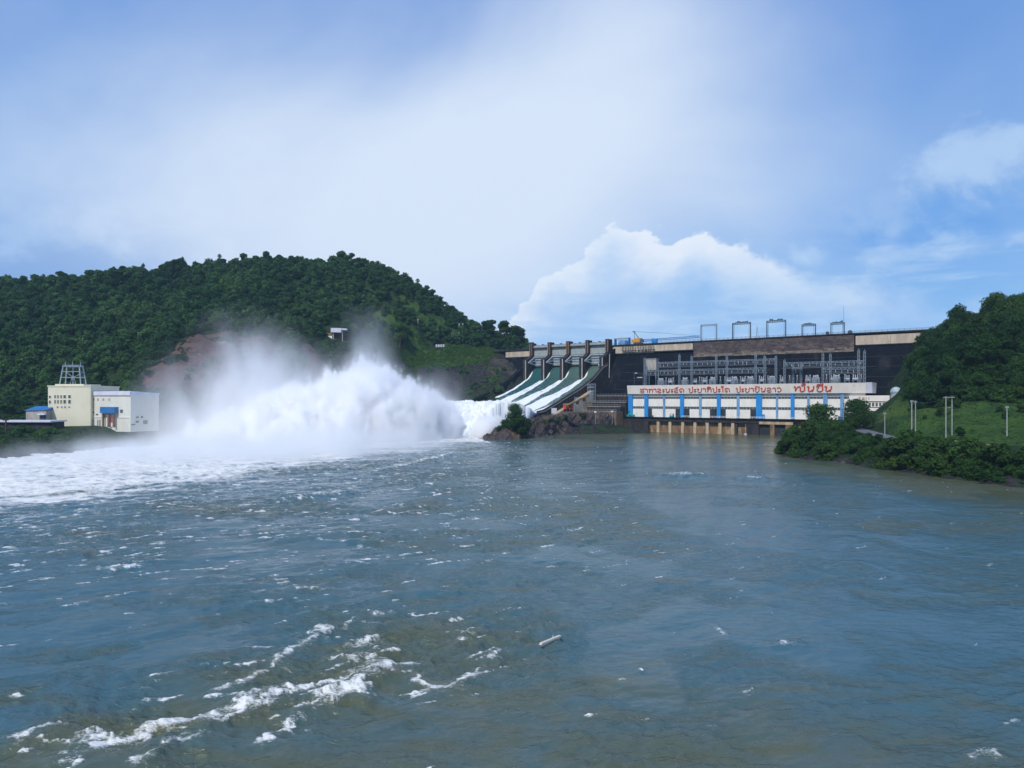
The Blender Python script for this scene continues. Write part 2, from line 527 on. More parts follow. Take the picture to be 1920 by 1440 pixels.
def np_mesh(name, verts, faces, m=None, smooth_=True, attrs=None):
    me = bpy.data.meshes.new(name)
    verts = np.asarray(verts, np.float32); faces = np.asarray(faces, np.int32)
    k = faces.shape[1]
    me.vertices.add(len(verts)); me.vertices.foreach_set('co', verts.ravel())
    me.loops.add(faces.size); me.loops.foreach_set('vertex_index', faces.ravel())
    me.polygons.add(len(faces))
    me.polygons.foreach_set('loop_start', np.arange(0, faces.size, k, dtype=np.int32))
    me.polygons.foreach_set('loop_total', np.full(len(faces), k, np.int32))
    me.polygons.foreach_set('use_smooth', np.full(len(faces), smooth_, bool))
    me.update(calc_edges=True)
    for an, (dom, arr) in (attrs or {}).items():
        at = me.attributes.new(an, 'FLOAT', dom)
        at.data.foreach_set('value', np.asarray(arr, np.float32))
    if m is not None:
        me.materials.append(M[m] if isinstance(m, str) else m)
    return me
def grid_faces(ni, nj, wrap=False):
    idx = np.arange(ni * nj).reshape(ni, nj)
    if wrap:
        idx = np.concatenate([idx, idx[:, :1]], 1)
    return np.stack([idx[:-1, :-1], idx[1:, :-1], idx[1:, 1:], idx[:-1, 1:]], -1).reshape(-1, 4)

# ------------------------------------------------------------------ terrain
HC = []   # height control points (x, y, z)
def hc(px, Y, z): HC.append((WX(px, Y), Y, z))
def hp(px, py, Y, drop=0.0): 
    x, y, z = W(px, py, Y); HC.append((x, y, z - drop))
# river bed
for x, y in ((-140, 260), (-100, 300), (-60, 340), (0, 300), (0, 200), (-100, 150), (0, 100), (60, 250), (90, 320), (60, 400), (100, 410), (130, 400), (-110, 350), (80, 200), (90, 140),
             (0, 20), (-120, 50), (90, 60), (0, -80), (-50, 390), (20, 430), (40, 300), (-150, 200)):
    HC.append((x, y, -7.0))
# left shore and bank
for x, y in ((-192, 259), (-186, 310), (-172, 345), (-150, 375), (-122, 410), (-95, 440), (-200, 190), (-205, 110), (-208, 30), (-210, -60)):
    HC.append((x, y, 0.0))
for x, y, z in ((-206, 256, 6), (-199, 300, 6.8), (-193, 318, 7.6), (-180, 345, 8), (-168, 368, 9), (-214, 190, 7), (-220, 110, 8), (-225, 30, 9), (-230, 320, 9), (-205, 335, 9), (-182, 338, 9), (-240, 345, 9.5), (-200, 355, 10),
                (-260, 300, 9), (-260, 255, 9), (-290, 330, 12), (-280, 190, 14), (-290, 90, 18), (-175, 375, 14)):
    HC.append((x, y, z))
# hill behind
for px, py, Y, dr in ((0, 520, 600, 10), (80, 527, 610, 10), (150, 520, 615, 10), (220, 512, 625, 10), (330, 495, 640, 10), (450, 487, 650, 10), (540, 488, 655, 10), (645, 482, 650, 10), (720, 494, 645, 10),
                      (760, 520, 643, 9), (800, 547, 640, 8), (860, 592, 635, 8), (890, 624, 630, 6), (930, 648, 625, 0), (985, 655, 620, 0)):
    hp(px, py, Y, dr)
for px, py, Y in ((100, 720, 390), (20, 700, 400), (200, 722, 390), (20, 620, 490), (150, 620, 490), (250, 640, 470), (330, 560, 560), (480, 560, 560), (620, 600, 545), (700, 600, 590), (780, 600, 600), (800, 640, 603),
                  (870, 640, 608), (700, 660, 545), (620, 640, 535), (740, 650, 560), (560, 610, 520)):
    hp(px, py, Y, 4)
# excavated red cut
for px, py, Y in ((270, 715, 392), (300, 690, 402), (330, 665, 418), (380, 632, 440), (480, 637, 448), (535, 648, 455), (590, 652, 470), (600, 690, 455), (450, 735, 402), (600, 735, 430), (380, 725, 392), (380, 612, 470), (480, 616, 480)):
    hp(px, py, Y)
# rock and terrace next to the dam
for px, py, Y in ((740, 705, 520), (740, 760, 492), (830, 660, 592), (900, 660, 592), (780, 662, 592), (830, 684, 566), (900, 684, 566), (770, 690, 562), (925, 682, 568), (925, 660, 594)):
    hp(px, py, Y)
for px, py, Y in ((830, 692, 556), (880, 692, 556), (925, 695, 556), (850, 745, 528), (900, 740, 520), (930, 730, 528), (800, 750, 515), (800, 690, 550)):
    hp(px, py, Y)
for u, d, z in ((-84, 40, 36), (-86, 60, 28), (-86, 80, 20), (-86, 105, 6), (-84, 20, 44), (-90, 120, 0), (-40, 60, 8), (-40, 100, 2), (-20, 60, 8)):
    x, y, _ = PW(u, d); HC.append((x, y, z))
# behind the ridge and the reservoir side
for x, y, z in ((-500, 760, 60), (-300, 800, 70), (-150, 800, 80), (-40, 760, 55), (-600, 640, 80), (-660, 500, 60), (-500, 480, 60), (-420, 400, 45), (-400, 300, 40), (-450, 150, 40), (-300, 1000, 30), (0, 900, 30), (-650, 950, 30),
                (60, 640, 40), (200, 600, 30), (300, 560, 40), (400, 800, 20), (100, 800, 20), (300, 1100, 15), (-200, 1250, 15), (550, 1100, 15)):
    HC.append((x, y, z))
# ground between spillway and powerhouse
for u, d, z in ((4, 30, 16), (4, 50, 13), (14, 40, 13), (2, 75, 11), (10, 62, 9.5), (4, 95, 9), (24, 52, 5), (60, 20, 6), (120, 20, 6), (170, 15, 9.5), (0, 115, 5)):
    x, y, _ = PW(u, d); HC.append((x, y, z))
# right bank
for x, y in ((110, 283), (107, 267), (117, 238), (119, 208), (123, 190), (129, 174), (140, 100), (148, 40), (150, -60), (124, 302), (146, 352), (168, 402)):
    HC.append((x, y, 0.0))
for x, y, z in ((118, 284, 5), (120, 262, 6.5), (128, 240, 6.8), (134, 212, 6.8), (139, 190, 7.5), (134, 303, 7.6), (156, 350, 9.2), (178, 392, 9.6), (200, 380, 9.7), (150, 310, 9.2), (142, 262, 7.6), (142, 243, 7.5), (156, 216, 8.0),
                (165, 330, 9.4), (160, 100, 9), (170, 30, 10), (146, 184, 8)):
    HC.append((x, y, z))
for px, py, Y, dr in ((1720, 765, 280, 0), (1800, 763, 266, 0), (1900, 765, 252, 0), (1690, 790, 300, 0), (1690, 740, 345, 0), (1720, 700, 325, 0), (1700, 655, 375, 12), (1740, 650, 365, 10), (1800, 590, 365, 12), (1860, 575, 350, 12), (1920, 575, 335, 12),
                     (1800, 690, 300, 0), (1900, 680, 290, 0), (1900, 630, 310, 8), (1680, 775, 345, 0)):
    hp(px, py, Y, dr)
for x, y, z in ((290, 350, 62), (285, 300, 50), (260, 250, 35), (255, 430, 56), (300, 440, 62), (225, 225, 20), (230, 150, 22), (240, 60, 22), (350, 300, 60), (350, 480, 60), (420, 200, 50), (230, 405, 42), (250, 480, 50), (550, 400, 60), (560, 0, 40)):
    HC.append((x, y, z))
HCA = np.array(HC)
def _solve_rbf():
    P = HCA[:, :2] / 100.0
    D = np.hypot(P[:, None, 0] - P[None, :, 0], P[:, None, 1] - P[None, :, 1])
    n = len(P)
    A = np.zeros((n + 1, n + 1)); A[:n, :n] = D + np.eye(n) * -.004; A[:n, n] = 1; A[n, :n] = 1
    return np.linalg.solve(A, np.append(HCA[:, 2], 0))
RW = _solve_rbf()
def hbase(x, y):
    x = np.asarray(x, float); y = np.asarray(y, float)
    sh = x.shape; x = x.ravel() / 100; y = y.ravel() / 100
    out = np.full(x.shape, RW[-1])
    for i in range(len(HCA)):
        out += RW[i] * np.hypot(x - HCA[i, 0] / 100, y - HCA[i, 1] / 100)
    return out.reshape(sh)
def height(x, y):
    h = hbase(x, y)
    k = smooth(h, 1.0, 30.0)
    h = h + (fbm(np.asarray(x) / 26.0, np.asarray(y) / 26.0, 4, 3) - .5) * (1.2 + 9 * k)
    if np.any((np.abs(np.asarray(x) - 160) < 45) & (np.asarray(y) > 215) & (np.asarray(y) < 400)):
        dr, fr = seg_dist(np.asarray(x, float), np.asarray(y, float), ROADP)
        w = 1 - smooth(dr, 4.0, 8.5)
        h = h * (1 - w) + w * np.interp(y, [232, 300, 380], [7.2, 8.9, 9.6])
    return h
def h1(x, y):
    return float(height(np.array([x]), np.array([y]))[0])
ROADP = [(133, 232), (137, 248), (141, 266), (147, 290), (153, 312), (163, 336), (176, 362), (188, 380)]
SLOPE = [(WX(p, Y), Y) for p, Y in ((680, 596), (700, 625), (760, 636), (860, 628), (884, 614), (780, 607), (700, 578))]
SCAR = [(WX(p, Y), Y) for p, Y in ((258, 384), (285, 402), (320, 416), (362, 436), (385, 447), (430, 451), (480, 450), (520, 446), (545, 430), (520, 412), (470, 402), (420, 394), (380, 384), (300, 378))]
SCAR_B = [(WX(p, Y), Y) for p, Y in ((556, 458), (575, 472), (600, 474), (612, 458), (606, 440), (570, 440))]
TERRACE = [(WX(p, Y), Y) for p, Y in ((752, 560), (770, 600), (850, 604), (935, 604), (940, 560), (850, 559))]
CLIFF = [(WX(p, Y), Y) for p, Y in ((700, 550), (760, 560), (850, 561), (945, 560), (945, 500), (800, 470), (650, 440), (640, 500))]
LAWN = [(WX(p, Y), Y) for p, Y in ((1640, 330), (1690, 345), (1720, 284), (1800, 268), (1900, 254), (2060, 235), (2060, 165), (1900, 205), (1780, 222), (1690, 244))]

def build_terrain():
    xs = np.concatenate([np.linspace(-900, -500, 14)[:-1], np.linspace(-500, 330, 240), np.linspace(330, 900, 18)[1:]])
    ys = np.concatenate([np.linspace(-150, 150, 18)[:-1], np.linspace(150, 700, 170), np.linspace(700, 1500, 26)[1:]])
    X, Y = np.meshgrid(xs, ys, indexing='ij')
    Z = height(X, Y)
    far = smooth(np.hypot(X, Y - 400), 700, 1100)
    Z = Z * (1 - far) + 20 * far
    # the dam's own footprint: keep the ground under its deck
    du = (X - O[0]) * UX[0] + (Y - O[1]) * UX[1]
    dd = (X - O[0]) * DN[0] + (Y - O[1]) * DN[1]
    up = smooth(-dd, 2, 6) * smooth(du, -118, -100) * smooth(-du, -240, -215)
    Z = np.where(up > 0, np.minimum(Z, 46 * up + Z * (1 - up)), Z)
    sp = (du > -76) & (du < -3) & (dd > 0) & (dd < 100)
    Z = np.where(sp, np.minimum(Z, np.interp(dd, [0, 8, 18, 33, 52, 70, 98, 110], [40, 36, 32, 26, 20, 14, 7, 2])), Z)
    ph = (du > 22) & (du < 182) & (dd > 2) & (dd < 56)
    Z = np.where(ph & (dd < 56), np.minimum(Z, 4.0 - 11.0 * smooth(dd, 40, 46)), Z)
    scar = (in_poly(X + (fbm(X / 9, Y / 9, 3, 15) - .5) * 22, Y + (fbm(X / 9, Y / 9, 3, 16) - .5) * 22, SCAR) | in_poly(X, Y, SCAR_B)).astype(float)
    rock = np.clip(in_poly(X, Y, CLIFF).astype(float), 0, 1)
    low = smooth(-Z, -3.2, -.4)
    rock = np.maximum(rock, low * .8)
    isl = (du > -4) & (du < 26) & (dd > 20) & (dd < 140)
    rock = np.where(isl | ((du > -112) & (du < -70) & (dd > -2) & (dd < 60)), 1, rock)
    lawn = np.maximum(in_poly(X, Y, LAWN), in_poly(X, Y, TERRACE)).astype(float)
    lawn = np.maximum(lawn, in_poly(X, Y, SLOPE) * smooth(fbm(X / 22, Y / 22, 3, 77), .40, .55))  # grass patches also carry the sunny brightness of the hill's right flank
    Z = Z + scar * (ridged(X / 14 + Y / 26, Y / 7, 4, 5) - .5) * 8 + rock * (Z > -1) * (ridged(X / 7, Y / 7, 3, 8) - .5) * 4
    v = np.stack([X, Y, Z], -1).reshape(-1, 3)
    f = grid_faces(len(xs), len(ys))
    m = bpy.data.materials.new('hill_ground'); m.use_nodes = True
    t = NT(m.node_tree); b = m.node_tree.nodes['Principled BSDF']
    b.inputs['Roughness'].default_value = 1.0; b.inputs['Specular IOR Level'].default_value = .1
    geo = t.new('ShaderNodeNewGeometry'); pos = geo.outputs['Position']
    a1 = t.new('ShaderNodeAttribute', attribute_name='scar').outputs['Fac']
    a2 = t.new('ShaderNodeAttribute', attribute_name='rock').outputs['Fac']
    a3 = t.new('ShaderNodeAttribute', attribute_name='lawn').outputs['Fac']
    n = t.noise(pos, .12, 6, .65, .3); n2 = t.noise(pos, .5, 5, .6); n3 = t.noise(pos, .035, 3, .5)
    floor_ = t.mix(t.sstep(n, .35, .65), (.012, .026, .010), (.025, .05, .015))
    grass = t.mix(t.sstep(n2, .35, .65), (.026, .064, .013), (.048, .092, .018))
    grass = t.mix(t.sstep(n, .45, .66), grass, (.016, .042, .012))
    grass = t.mix(t.m('MULTIPLY', t.sstep(n3, .50, .68), .7), grass, (.062, .098, .022))
    c = t.mix(a3, floor_, grass)
    rk = t.mix(t.sstep(n2, .4, .62), (.017, .017, .021), (.045, .040, .040))
    rk = t.mix(t.sstep(n, .50, .64), rk, (.022, .045, .018))
    rk = t.mix(t.sstep(n3, .60, .7), rk, (.075, .06, .052))
    c = t.mix(t.sstep(t.m('ADD', a2, t.m('MULTIPLY', t.m('SUBTRACT', n2, .5), .7)), .4, .6), c, rk)
    lay = t.new('ShaderNodeMapping'); lay.inputs['Scale'].default_value = (.05, .05, .35); lay.inputs['Rotation'].default_value = (R(14), R(12), 0)
    t.lk(pos, lay.inputs[0])
    n4 = t.noise(lay.outputs[0], 1.0, 6, .7, .6)
    sc = t.mix(t.sstep(n4, .40, .60), (.125, .072, .062), (.062, .042, .042))
    sc = t.mix(t.sstep(n4, .60, .68), sc, (.32, .23, .19))
    sc = t.mix(t.sstep(n, .54, .64), sc, (.03, .055, .025))
    sc = t.mix(t.m('MULTIPLY', t.sstep(n3, .50, .66), .6), sc, (.10, .075, .07))
    c = t.mix(t.sstep(t.m('ADD', a1, t.m('MULTIPLY', t.m('SUBTRACT', n, .5), .9)), .4, .6), c, sc)
    t.lk(c, b.inputs['Base Color'])
    bp = t.new('ShaderNodeBump'); bp.inputs['Strength'].default_value = 1; bp.inputs['Distance'].default_value = 1.2
    t.lk(n2, bp.inputs['Height']); t.lk(bp.outputs[0], b.inputs['Normal'])
    me = np_mesh('terrain', v, f, m, True, {'scar': ('POINT', scar.ravel()), 'rock': ('POINT', rock.ravel()), 'lawn': ('POINT', lawn.ravel())})
    o = put(bpy.data.objects.new('terrain', me))
    tag(o, 'wooded hills and river banks on both sides of the dam', kind='structure')
build_terrain()

# ------------------------------------------------------------------ river
FOAM_LINES = [  # photo-traced crests of broken water: points, half width (m), strength
    ([(75, 1408), (150, 1405), (230, 1397), (330, 1368), (420, 1347), (480, 1322), (540, 1303), (620, 1292), (690, 1267)], .75, 1.15),
    ([(400, 1290), (460, 1275), (510, 1247), (540, 1226), (600, 1196), (640, 1186), (665, 1160)], .35, .95),
    ([(585, 1200), (612, 1192)], .8, 1.1),
    ([(620, 1240), (660, 1243), (690, 1240), (720, 1262), (785, 1245)], .5, 1.0),
    ([(690, 1285), (712, 1262), (740, 1254)], .4, .9),
    ([(785, 1270), (795, 1285), (830, 1290), (870, 1272), (902, 1252)], .55, 1.05),
    ([(670, 1300), (620, 1312), (560, 1330)], .75, 1.1), ([(640, 1300), (670, 1292), (685, 1305)], .6, 1.0),
    ([(500, 1390), (540, 1374), (570, 1350)], .55, 1.05),
    ([(410, 1365), (425, 1348), (455, 1328), (485, 1330)], .6, 1.1),
    ([(20, 1390), (60, 1386), (105, 1377)], .4, 1.0),
    ([(300, 1412), (350, 1400), (385, 1388)], .35, .95), ([(115, 1438), (150, 1436)], .5, 1.0), ([(260, 1440), (290, 1432)], .4, 1.0),
    ([(660, 1212), (690, 1200), (695, 1215)], .7, 1.05),
    ([(180, 1074), (220, 1068), (262, 1065)], .9, 1.1), ([(110, 1142), (170, 1130), (250, 1114)], .5, .85),
    ([(560, 934), (600, 930), (640, 926)], 1.6, 1.0), ([(285, 1269), (312, 1265)], .3, 1.0), ([(690, 1150), (715, 1154), (737, 1148)], .4, 1.0),
    ([(860, 1207), (890, 1199)], .5, 1.0), ([(915, 1232), (938, 1226)], .4, 1.0), ([(850, 1182), (885, 1190)], .3, .9),
    ([(480, 1135), (520, 1132)], .4, .8), ([(270, 1310), (290, 1307)], .3, .8), ([(690, 1172), (702, 1175)], .4, .9),
    ([(1340, 1172), (1352, 1180), (1358, 1192)], .25, .8), ([(1462, 1212), (1484, 1210)], .5, .95), ([(1400, 1300), (1412, 1304)], .3, .8), ([(1195, 1258), (1200, 1259)], .25, 1.0),
    ([(1820, 1420), (1858, 1414)], .3, .8), ([(1892, 1360), (1918, 1352)], .35, .8), ([(1255, 893), (1300, 892)], 1.8, .9), ([(1395, 897), (1420, 898)], 1.4, .85),
    ([(1620, 870), (1545, 862)], 1.0, .8), ([(700, 885), (780, 868), (850, 850)], 1.2, 1.1), ([(560, 1105), (620, 1112)], .5, .8), ([(640, 1052), (690, 1060)], .5, .75),
]
def build_river():
    th = np.concatenate([np.linspace(-180, -62, 30)[:-1], np.linspace(-62, -43, 40)[:-1], np.linspace(-43, 43, 700), np.linspace(43, 62, 40)[1:], np.linspace(62, 180, 30)[1:-1]])
    th = np.radians(th)
    r = np.concatenate([np.linspace(.5, 30, 30)[:-1], 30.0 * (620 / 30.0) ** np.linspace(0, 1, 760)])
    T, Rr = np.meshgrid(th, r, indexing='ij')
    X = Rr * np.sin(T); Y = Rr * np.cos(T)
    # turbulence: strong in the tail of the jump on the left, calmer to the right
    jump = np.array([WX(680, 345), 345.0])
    turb = np.exp(-(np.maximum(0, X + 20 + .10 * Y) / 60) ** 2)
    core = seg_dist(X, Y, [on_water(120, 1440), on_water(420, 1345), on_water(680, 1265), on_water(860, 1200)])[0]
    rough = .35 + .55 * turb + .9 * np.exp(-(core / 7) ** 2)
    ca, sa = math.cos(R(28)), math.sin(R(28))
    A = X * ca + Y * sa; B = -X * sa + Y * ca        # A along the crests, B across them
    wx = fbm(X / 13, Y / 13, 2, 40) * 7
    big = fbm(A / 11 + wx * .2, B / 4.6 + wx * .3, 3, 50) - .5
    mid = ridged(A / 3.6 + wx * .1, B / 1.5 + wx * .2, 3, 60) - .55
    sml = fbm(A / .9, B / .5, 2, 70) - .5
    eddy = fbm(X / 24 + wx * .12, Y / 15 + fbm(X / 9, Y / 9, 2, 44) * 1.6, 4, 46)
    calm = .45 + 1.3 * smooth(eddy, .36, .62)
    Z = rough * (big * .85 + mid * .36 * calm + sml * .10 * calm)
    # ---- foam
    # boundary of the aerated water below the plunge, from the plume towards the lower left
    edge = [(944, 838), (900, 850), (850, 858), (700, 890), (560, 915), (400, 945), (250, 968), (100, 1000), (-150, 1045), (-500, 1100), (-900, 1200)]
    ex = np.array([on_water(*p) for p in edge])
    poly = list(map(tuple, ex)) + [(-700, 40), (-700, 520), (-40, 480)]
    ins = in_poly(X, Y, poly)
    de, _ = seg_dist(X, Y, list(map(tuple, ex)))
    sdist = np.where(ins, de, -de)
    lane = fbm(A / 16, B / 3.2, 4, 90)
    fine = ridged(A / 2.6, B / 1.3, 4, 100)
    aer = smooth(sdist + (lane - .5) * 50, -30, 64)
    far_lace = smooth(sdist + (lane - .5) * 50, -62, 10) * smooth(Rr, 70, 120) * .55 * fine ** 2.2
    aer = np.where(sdist < -48, 0, aer)
    foam = aer * (.28 + .50 * smooth(sdist, 5, 60)) + ((fine - .55) * 1.0 + (lane - .5) * .9) * aer * (1 - .35 * smooth(sdist, 20, 80))
    f2 = np.zeros_like(X)
    for pts, hw, st in FOAM_LINES:
        w = [on_water(*p) for p in pts]
        x0 = min(p[0] for p in w) - 6; x1 = max(p[0] for p in w) + 6; y0 = min(p[1] for p in w) - 6; y1 = max(p[1] for p in w) + 6
        k = (X > x0) & (X < x1) & (Y > y0) & (Y < y1)
        if not k.any(): continue
        xx, yy = X[k], Y[k]
        hw = hw * 1.5; jx = (fbm(xx / 1.3, yy / .9, 4, 110) - .5) * 2.6 * hw; jy = (fbm(xx / 1.3, yy / .9, 4, 111) - .5) * 3.2 * hw
        ds, fr = seg_dist(xx + jx, yy + jy, w)
        ww = hw * (.45 + .9 * fbm(xx / 1.6, yy / 1.6, 2, 113)) * (.55 + .45 * np.sin(np.pi * np.clip(fr, .06, .94)))
        v = st * (1 - smooth(ds, ww * .05, ww * 1.5)) * (.10 + 1.3 * ridged(xx / .9 + jx, yy / .6 + jy, 4, 120) ** 1.7)
        lace = .50 * (1 - smooth(ds, ww * .4, ww * 3.4)) * ridged(xx / 1.2 + jy, yy / .8 + jx, 4, 125) ** 2.2
        f2[k] = np.maximum(f2[k], np.maximum(v * .82, lace))
        Z[k] += .30 * hw * np.exp(-(ds / (1.6 * hw)) ** 2)
    # scattered whitecaps
    dens = .14 * turb * smooth(Rr, 60, 110) + .11 * np.exp(-(core / 11) ** 2) + .02 + .0
    cap = smooth(fbm(A / 3.2 + wx * .1, B / .8, 4, 130), .82 - dens, .93 - dens) * (.15 + 1.1 * ridged(A / .9, B / .5, 3, 140) ** 1.4)
    foam = np.clip(np.maximum(np.maximum(np.maximum(foam, far_lace), f2), cap * .9), 0, 1)
    Z += foam * (.10 + .10 * (fine - .5)) + aer * (fbm(A / 3.0, B / 2.0, 3, 150) - .5) * 1.3 * smooth(Rr, 60, 160)
    # silt-laden water: below the powerhouse, along the right bank and in the boils downstream
    silt = .30 + .55 * smooth(Y, 270, 420) * smooth(X, -20, 20)
    silt = np.maximum(silt, .95 * smooth(X, 55 + .25 * np.maximum(0, 200 - Y), 112 + .1 * np.maximum(0, 200 - Y)))
    silt = silt + (eddy - .5) * .9
    silt = np.maximum(silt, .70 * np.exp(-(core / 13) ** 2)); silt = np.maximum(silt, .62 * smooth(-Rr, -75, -45))
    # flatten at the outer ring so that it meets the banks quietly
    v = np.stack([X, Y, Z], -1).reshape(-1, 3)
    f = grid_faces(len(th), len(r), False)
    idx = np.arange(len(th) * len(r)).reshape(len(th), len(r))
    close = np.stack([idx[-1, :-1], idx[0, :-1], idx[0, 1:], idx[-1, 1:]], -1)
    f = np.concatenate([f, close])[:, ::-1]
    m = bpy.data.materials.new('river_water'); m.use_nodes = True
    nt = m.node_tree; t = NT(nt); b = nt.nodes['Principled BSDF']
    geo = t.new('ShaderNodeNewGeometry'); pos = geo.outputs['Position']
    fa = t.new('ShaderNodeAttribute', attribute_name='foam').outputs['Fac']
    mp = t.new('ShaderNodeMapping'); mp.inputs['Rotation'].default_value = (0, 0, R(-28)); mp.inputs['Scale'].default_value = (.55, 1.25, 1)
    t.lk(pos, mp.inputs[0])
    n1 = t.noise(mp.outputs[0], 1.1, 4, .6, .5); n2 = t.noise(mp.outputs[0], 4.5, 4, .65, .3)
    mur = t.noise(mp.outputs[0], .22, 6, .62, .6)
    silt_a = t.new('ShaderNodeAttribute', attribute_name='silt').outputs['Fac']
    body = t.mix(t.sstep(t.m('ADD', t.m('MULTIPLY', t.m('SUBTRACT', mur, .5), 1.2), silt_a), .15, .95), (.048, .116, .142), (.088, .098, .052))  # blue-grey end has the pale sky sheen mixed into it, olive end is silt
    n3 = t.noise(mp.outputs[0], 9.0, 4, .7, .4)
    fm = t.m('MULTIPLY', t.sstep(t.m('ADD', fa, t.m('ADD', t.m('MULTIPLY', t.m('SUBTRACT', n2, .5), .75), t.m('MULTIPLY', t.m('SUBTRACT', n3, .5), .9))), .20, .86), .95)
    c = t.mix(fm, body, (.76, .76, .73))
    t.lk(c, b.inputs['Base Color'])
    t.lk(t.m('ADD', .15, t.m('MULTIPLY', fm, .6)), b.inputs['Roughness'])
    b.inputs['IOR'].default_value = 1.333
    t.lk(t.m('SUBTRACT', .5, t.m('MULTIPLY', fm, .35)), b.inputs['Specular IOR Level'])
    bp = t.new('ShaderNodeBump'); bp.inputs['Strength'].default_value = .75; bp.inputs['Distance'].default_value = .26
    bp2 = t.new('ShaderNodeBump'); bp2.inputs['Strength'].default_value = .6; bp2.inputs['Distance'].default_value = .045
    chop = t.new('ShaderNodeAttribute', attribute_name='chop').outputs['Fac']
    t.lk(t.m('MULTIPLY', n1, chop), bp.inputs['Height']); t.lk(t.m('MULTIPLY', n2, chop), bp2.inputs['Height']); t.lk(bp.outputs[0], bp2.inputs['Normal'])
    t.lk(bp2.outputs[0], b.inputs['Normal'])
    me = np_mesh('river', v, f, m, True, {'foam': ('POINT', foam.ravel()), 'silt': ('POINT', silt.ravel()), 'chop': ('POINT', calm.ravel())})
    tag(put(bpy.data.objects.new('river', me)), 'wide turbulent river below the dam', kind='structure')
build_river()

# ------------------------------------------------------------------ the dam
PIER_U = [-75.4 + 17.3 * i for i in range(5)]
CREST = 62.95
def build_dam():
    base = (40.0, 0.0, 0.0)
    dam = fthing('dam', 'long concrete dam with a dark stained face and pale deck edge across the river', 'dam', *base)
    off = (40.0, 0.0, 0.0)
    def mb(): return MB(off)
    # cross-section in (y = -d, z)
    prof = [(9, -4), (9, CREST - 1.3), (0, CREST - 1.3), (0, 56), (-2, 54), (-33, 10), (-36, 3), (-36, -4)]
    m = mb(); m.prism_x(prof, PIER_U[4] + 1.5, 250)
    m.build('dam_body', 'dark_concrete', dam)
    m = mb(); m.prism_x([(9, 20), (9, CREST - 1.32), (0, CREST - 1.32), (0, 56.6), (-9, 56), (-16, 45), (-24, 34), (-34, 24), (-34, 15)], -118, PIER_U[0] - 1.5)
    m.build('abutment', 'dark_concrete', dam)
    m = mb(); m.prism_x([(10, CREST - 1.3), (10, CREST), (-3.4, CREST), (-3.4, CREST - .75), (-1.2, CREST - 1.3)], PIER_U[4] + 1.5, 250)
    m.build('crest_slab', 'stained_concrete', dam)
    m = mb(); m.prism_x([(10, CREST - 1.3), (10, CREST), (-3.4, CREST), (-3.4, CREST - .75), (-1.2, CREST - 1.3)], -118, PIER_U[0] - 1.5)
    m.build('crest_slab', 'stained_concrete', dam)
    # pale deck edge panels
    def fascia(p0, p1, zt, zb, n, d=2.6):
        us = np.linspace(U(p0, d), U(p1, d), n + 1)
        for a, b2 in zip(us[:-1], us[1:]):
            q = mb(); q.prism_x([(0.02, zt), (-d, zt), (-d, zb + .5), (-d + .6, zb), (0.02, zb)], a + .06, b2 - .06)
            q.build('fascia_panel', 'beige_fascia', dam)
    fascia(1149, 1224, CREST - 1.32, CREST - 7.0, 4)
    fascia(1224, 1299, CREST - 1.32, CREST - 6.4, 2)
    fascia(1604, 1740, CREST - 1.9, CREST - 8.0, 2)
    fascia(948, 993, CREST - 1.32, CREST - 6.4, 2)
    # weathered block wall hanging over the switchyard
    a, b2 = U(1300, 4.2), U(1601, 4.2)
    q = mb(); q.prism_x([(-.05, CREST - 1.35), (-3.6, CREST - 1.35), (-3.6, 50.4), (-.05, 49.4)], a, b2); q.build('upper_wall', 'masonry', dam)
    m = mb(); m2 = mb()
    z = 50.5; row = 0
    while z < CREST - 1.5:
        hgt = .95
        u = a - random.random() * 2
        while u < b2:
            l = random.uniform(1.6, 4.2); x0 = max(a, u); x1 = min(b2, u + l - .06)
            if x1 - x0 > .3:
                pr = 3.62 + random.random() ** 2 * .34
                (m2 if z < 52.6 + random.uniform(-.8, 1.2) else m).box(x0, x1, -pr, -3.4, z, min(z + hgt - .07, CREST - 1.5))
            u += l
        z += hgt; row += 1
    tag(m.build('block_courses', 'masonry', dam), kind='stuff')
    tag(m2.build('base_courses', 'masonry_base', dam), kind='stuff')
    # vertical construction joints and water pipes on the dark face
    for px in (1172, 1200, 1240, 1640, 1665):
        u = U(px, 20)
        m = mb(); m.bar((u, -3, 53.0), (u, -33.6, 9.6), .4, .3); m.build('joint_strip', 'dark_concrete', dam)
    # raised lift joints running along the sloping face
    for k in range(1, 7):
        f = k / 7.0; yy = -2 - 31 * f; zz = 54 - 44 * f
        m = mb(); m.bar((U(1150, 20) + 2, yy - .1, zz + .1), (236, yy - .1, zz + .1), .22, .35); m.build('lift_joint', 'stained_concrete', dam)
    # handrail on the crest
    m = mb()
    for s0, s1 in ((PIER_U[4] + 3, 245), (-116, PIER_U[0] - 3)):
        n = int((s1 - s0) / 3.0)
        for i in range(n + 1):
            u = s0 + (s1 - s0) * i / n
            m.bar((u, -3.1, CREST), (u, -3.1, CREST + 1.1), .14)
        for zz in (.55, 1.1):
            m.bar((s0, -3.1, CREST + zz), (s1, -3.1, CREST + zz), .12)
    tag(m.build('crest_railing', 'steel_dark', dam), kind='stuff')
    # hung work platform under the left deck edge
    m = mb()
    u0, u1 = U(1166, 4), U(1228, 4)
    n = 20
    for i in range(n):
        u = u0 + (u1 - u0) * (i + random.uniform(-.2, .2)) / n
        m.bar((u, -3.2, CREST - .7), (u, -3.2 - random.uniform(.1, .7), CREST - random.uniform(3.5, 9.5)), random.uniform(.15, .4))
    m.bar((u0, -3.7, CREST - 5.0), (u1, -3.7, CREST - 4.8), .4)
    m.bar((u0, -3.6, CREST - 7.2), (u1, -3.6, CREST - 7.0), .3)
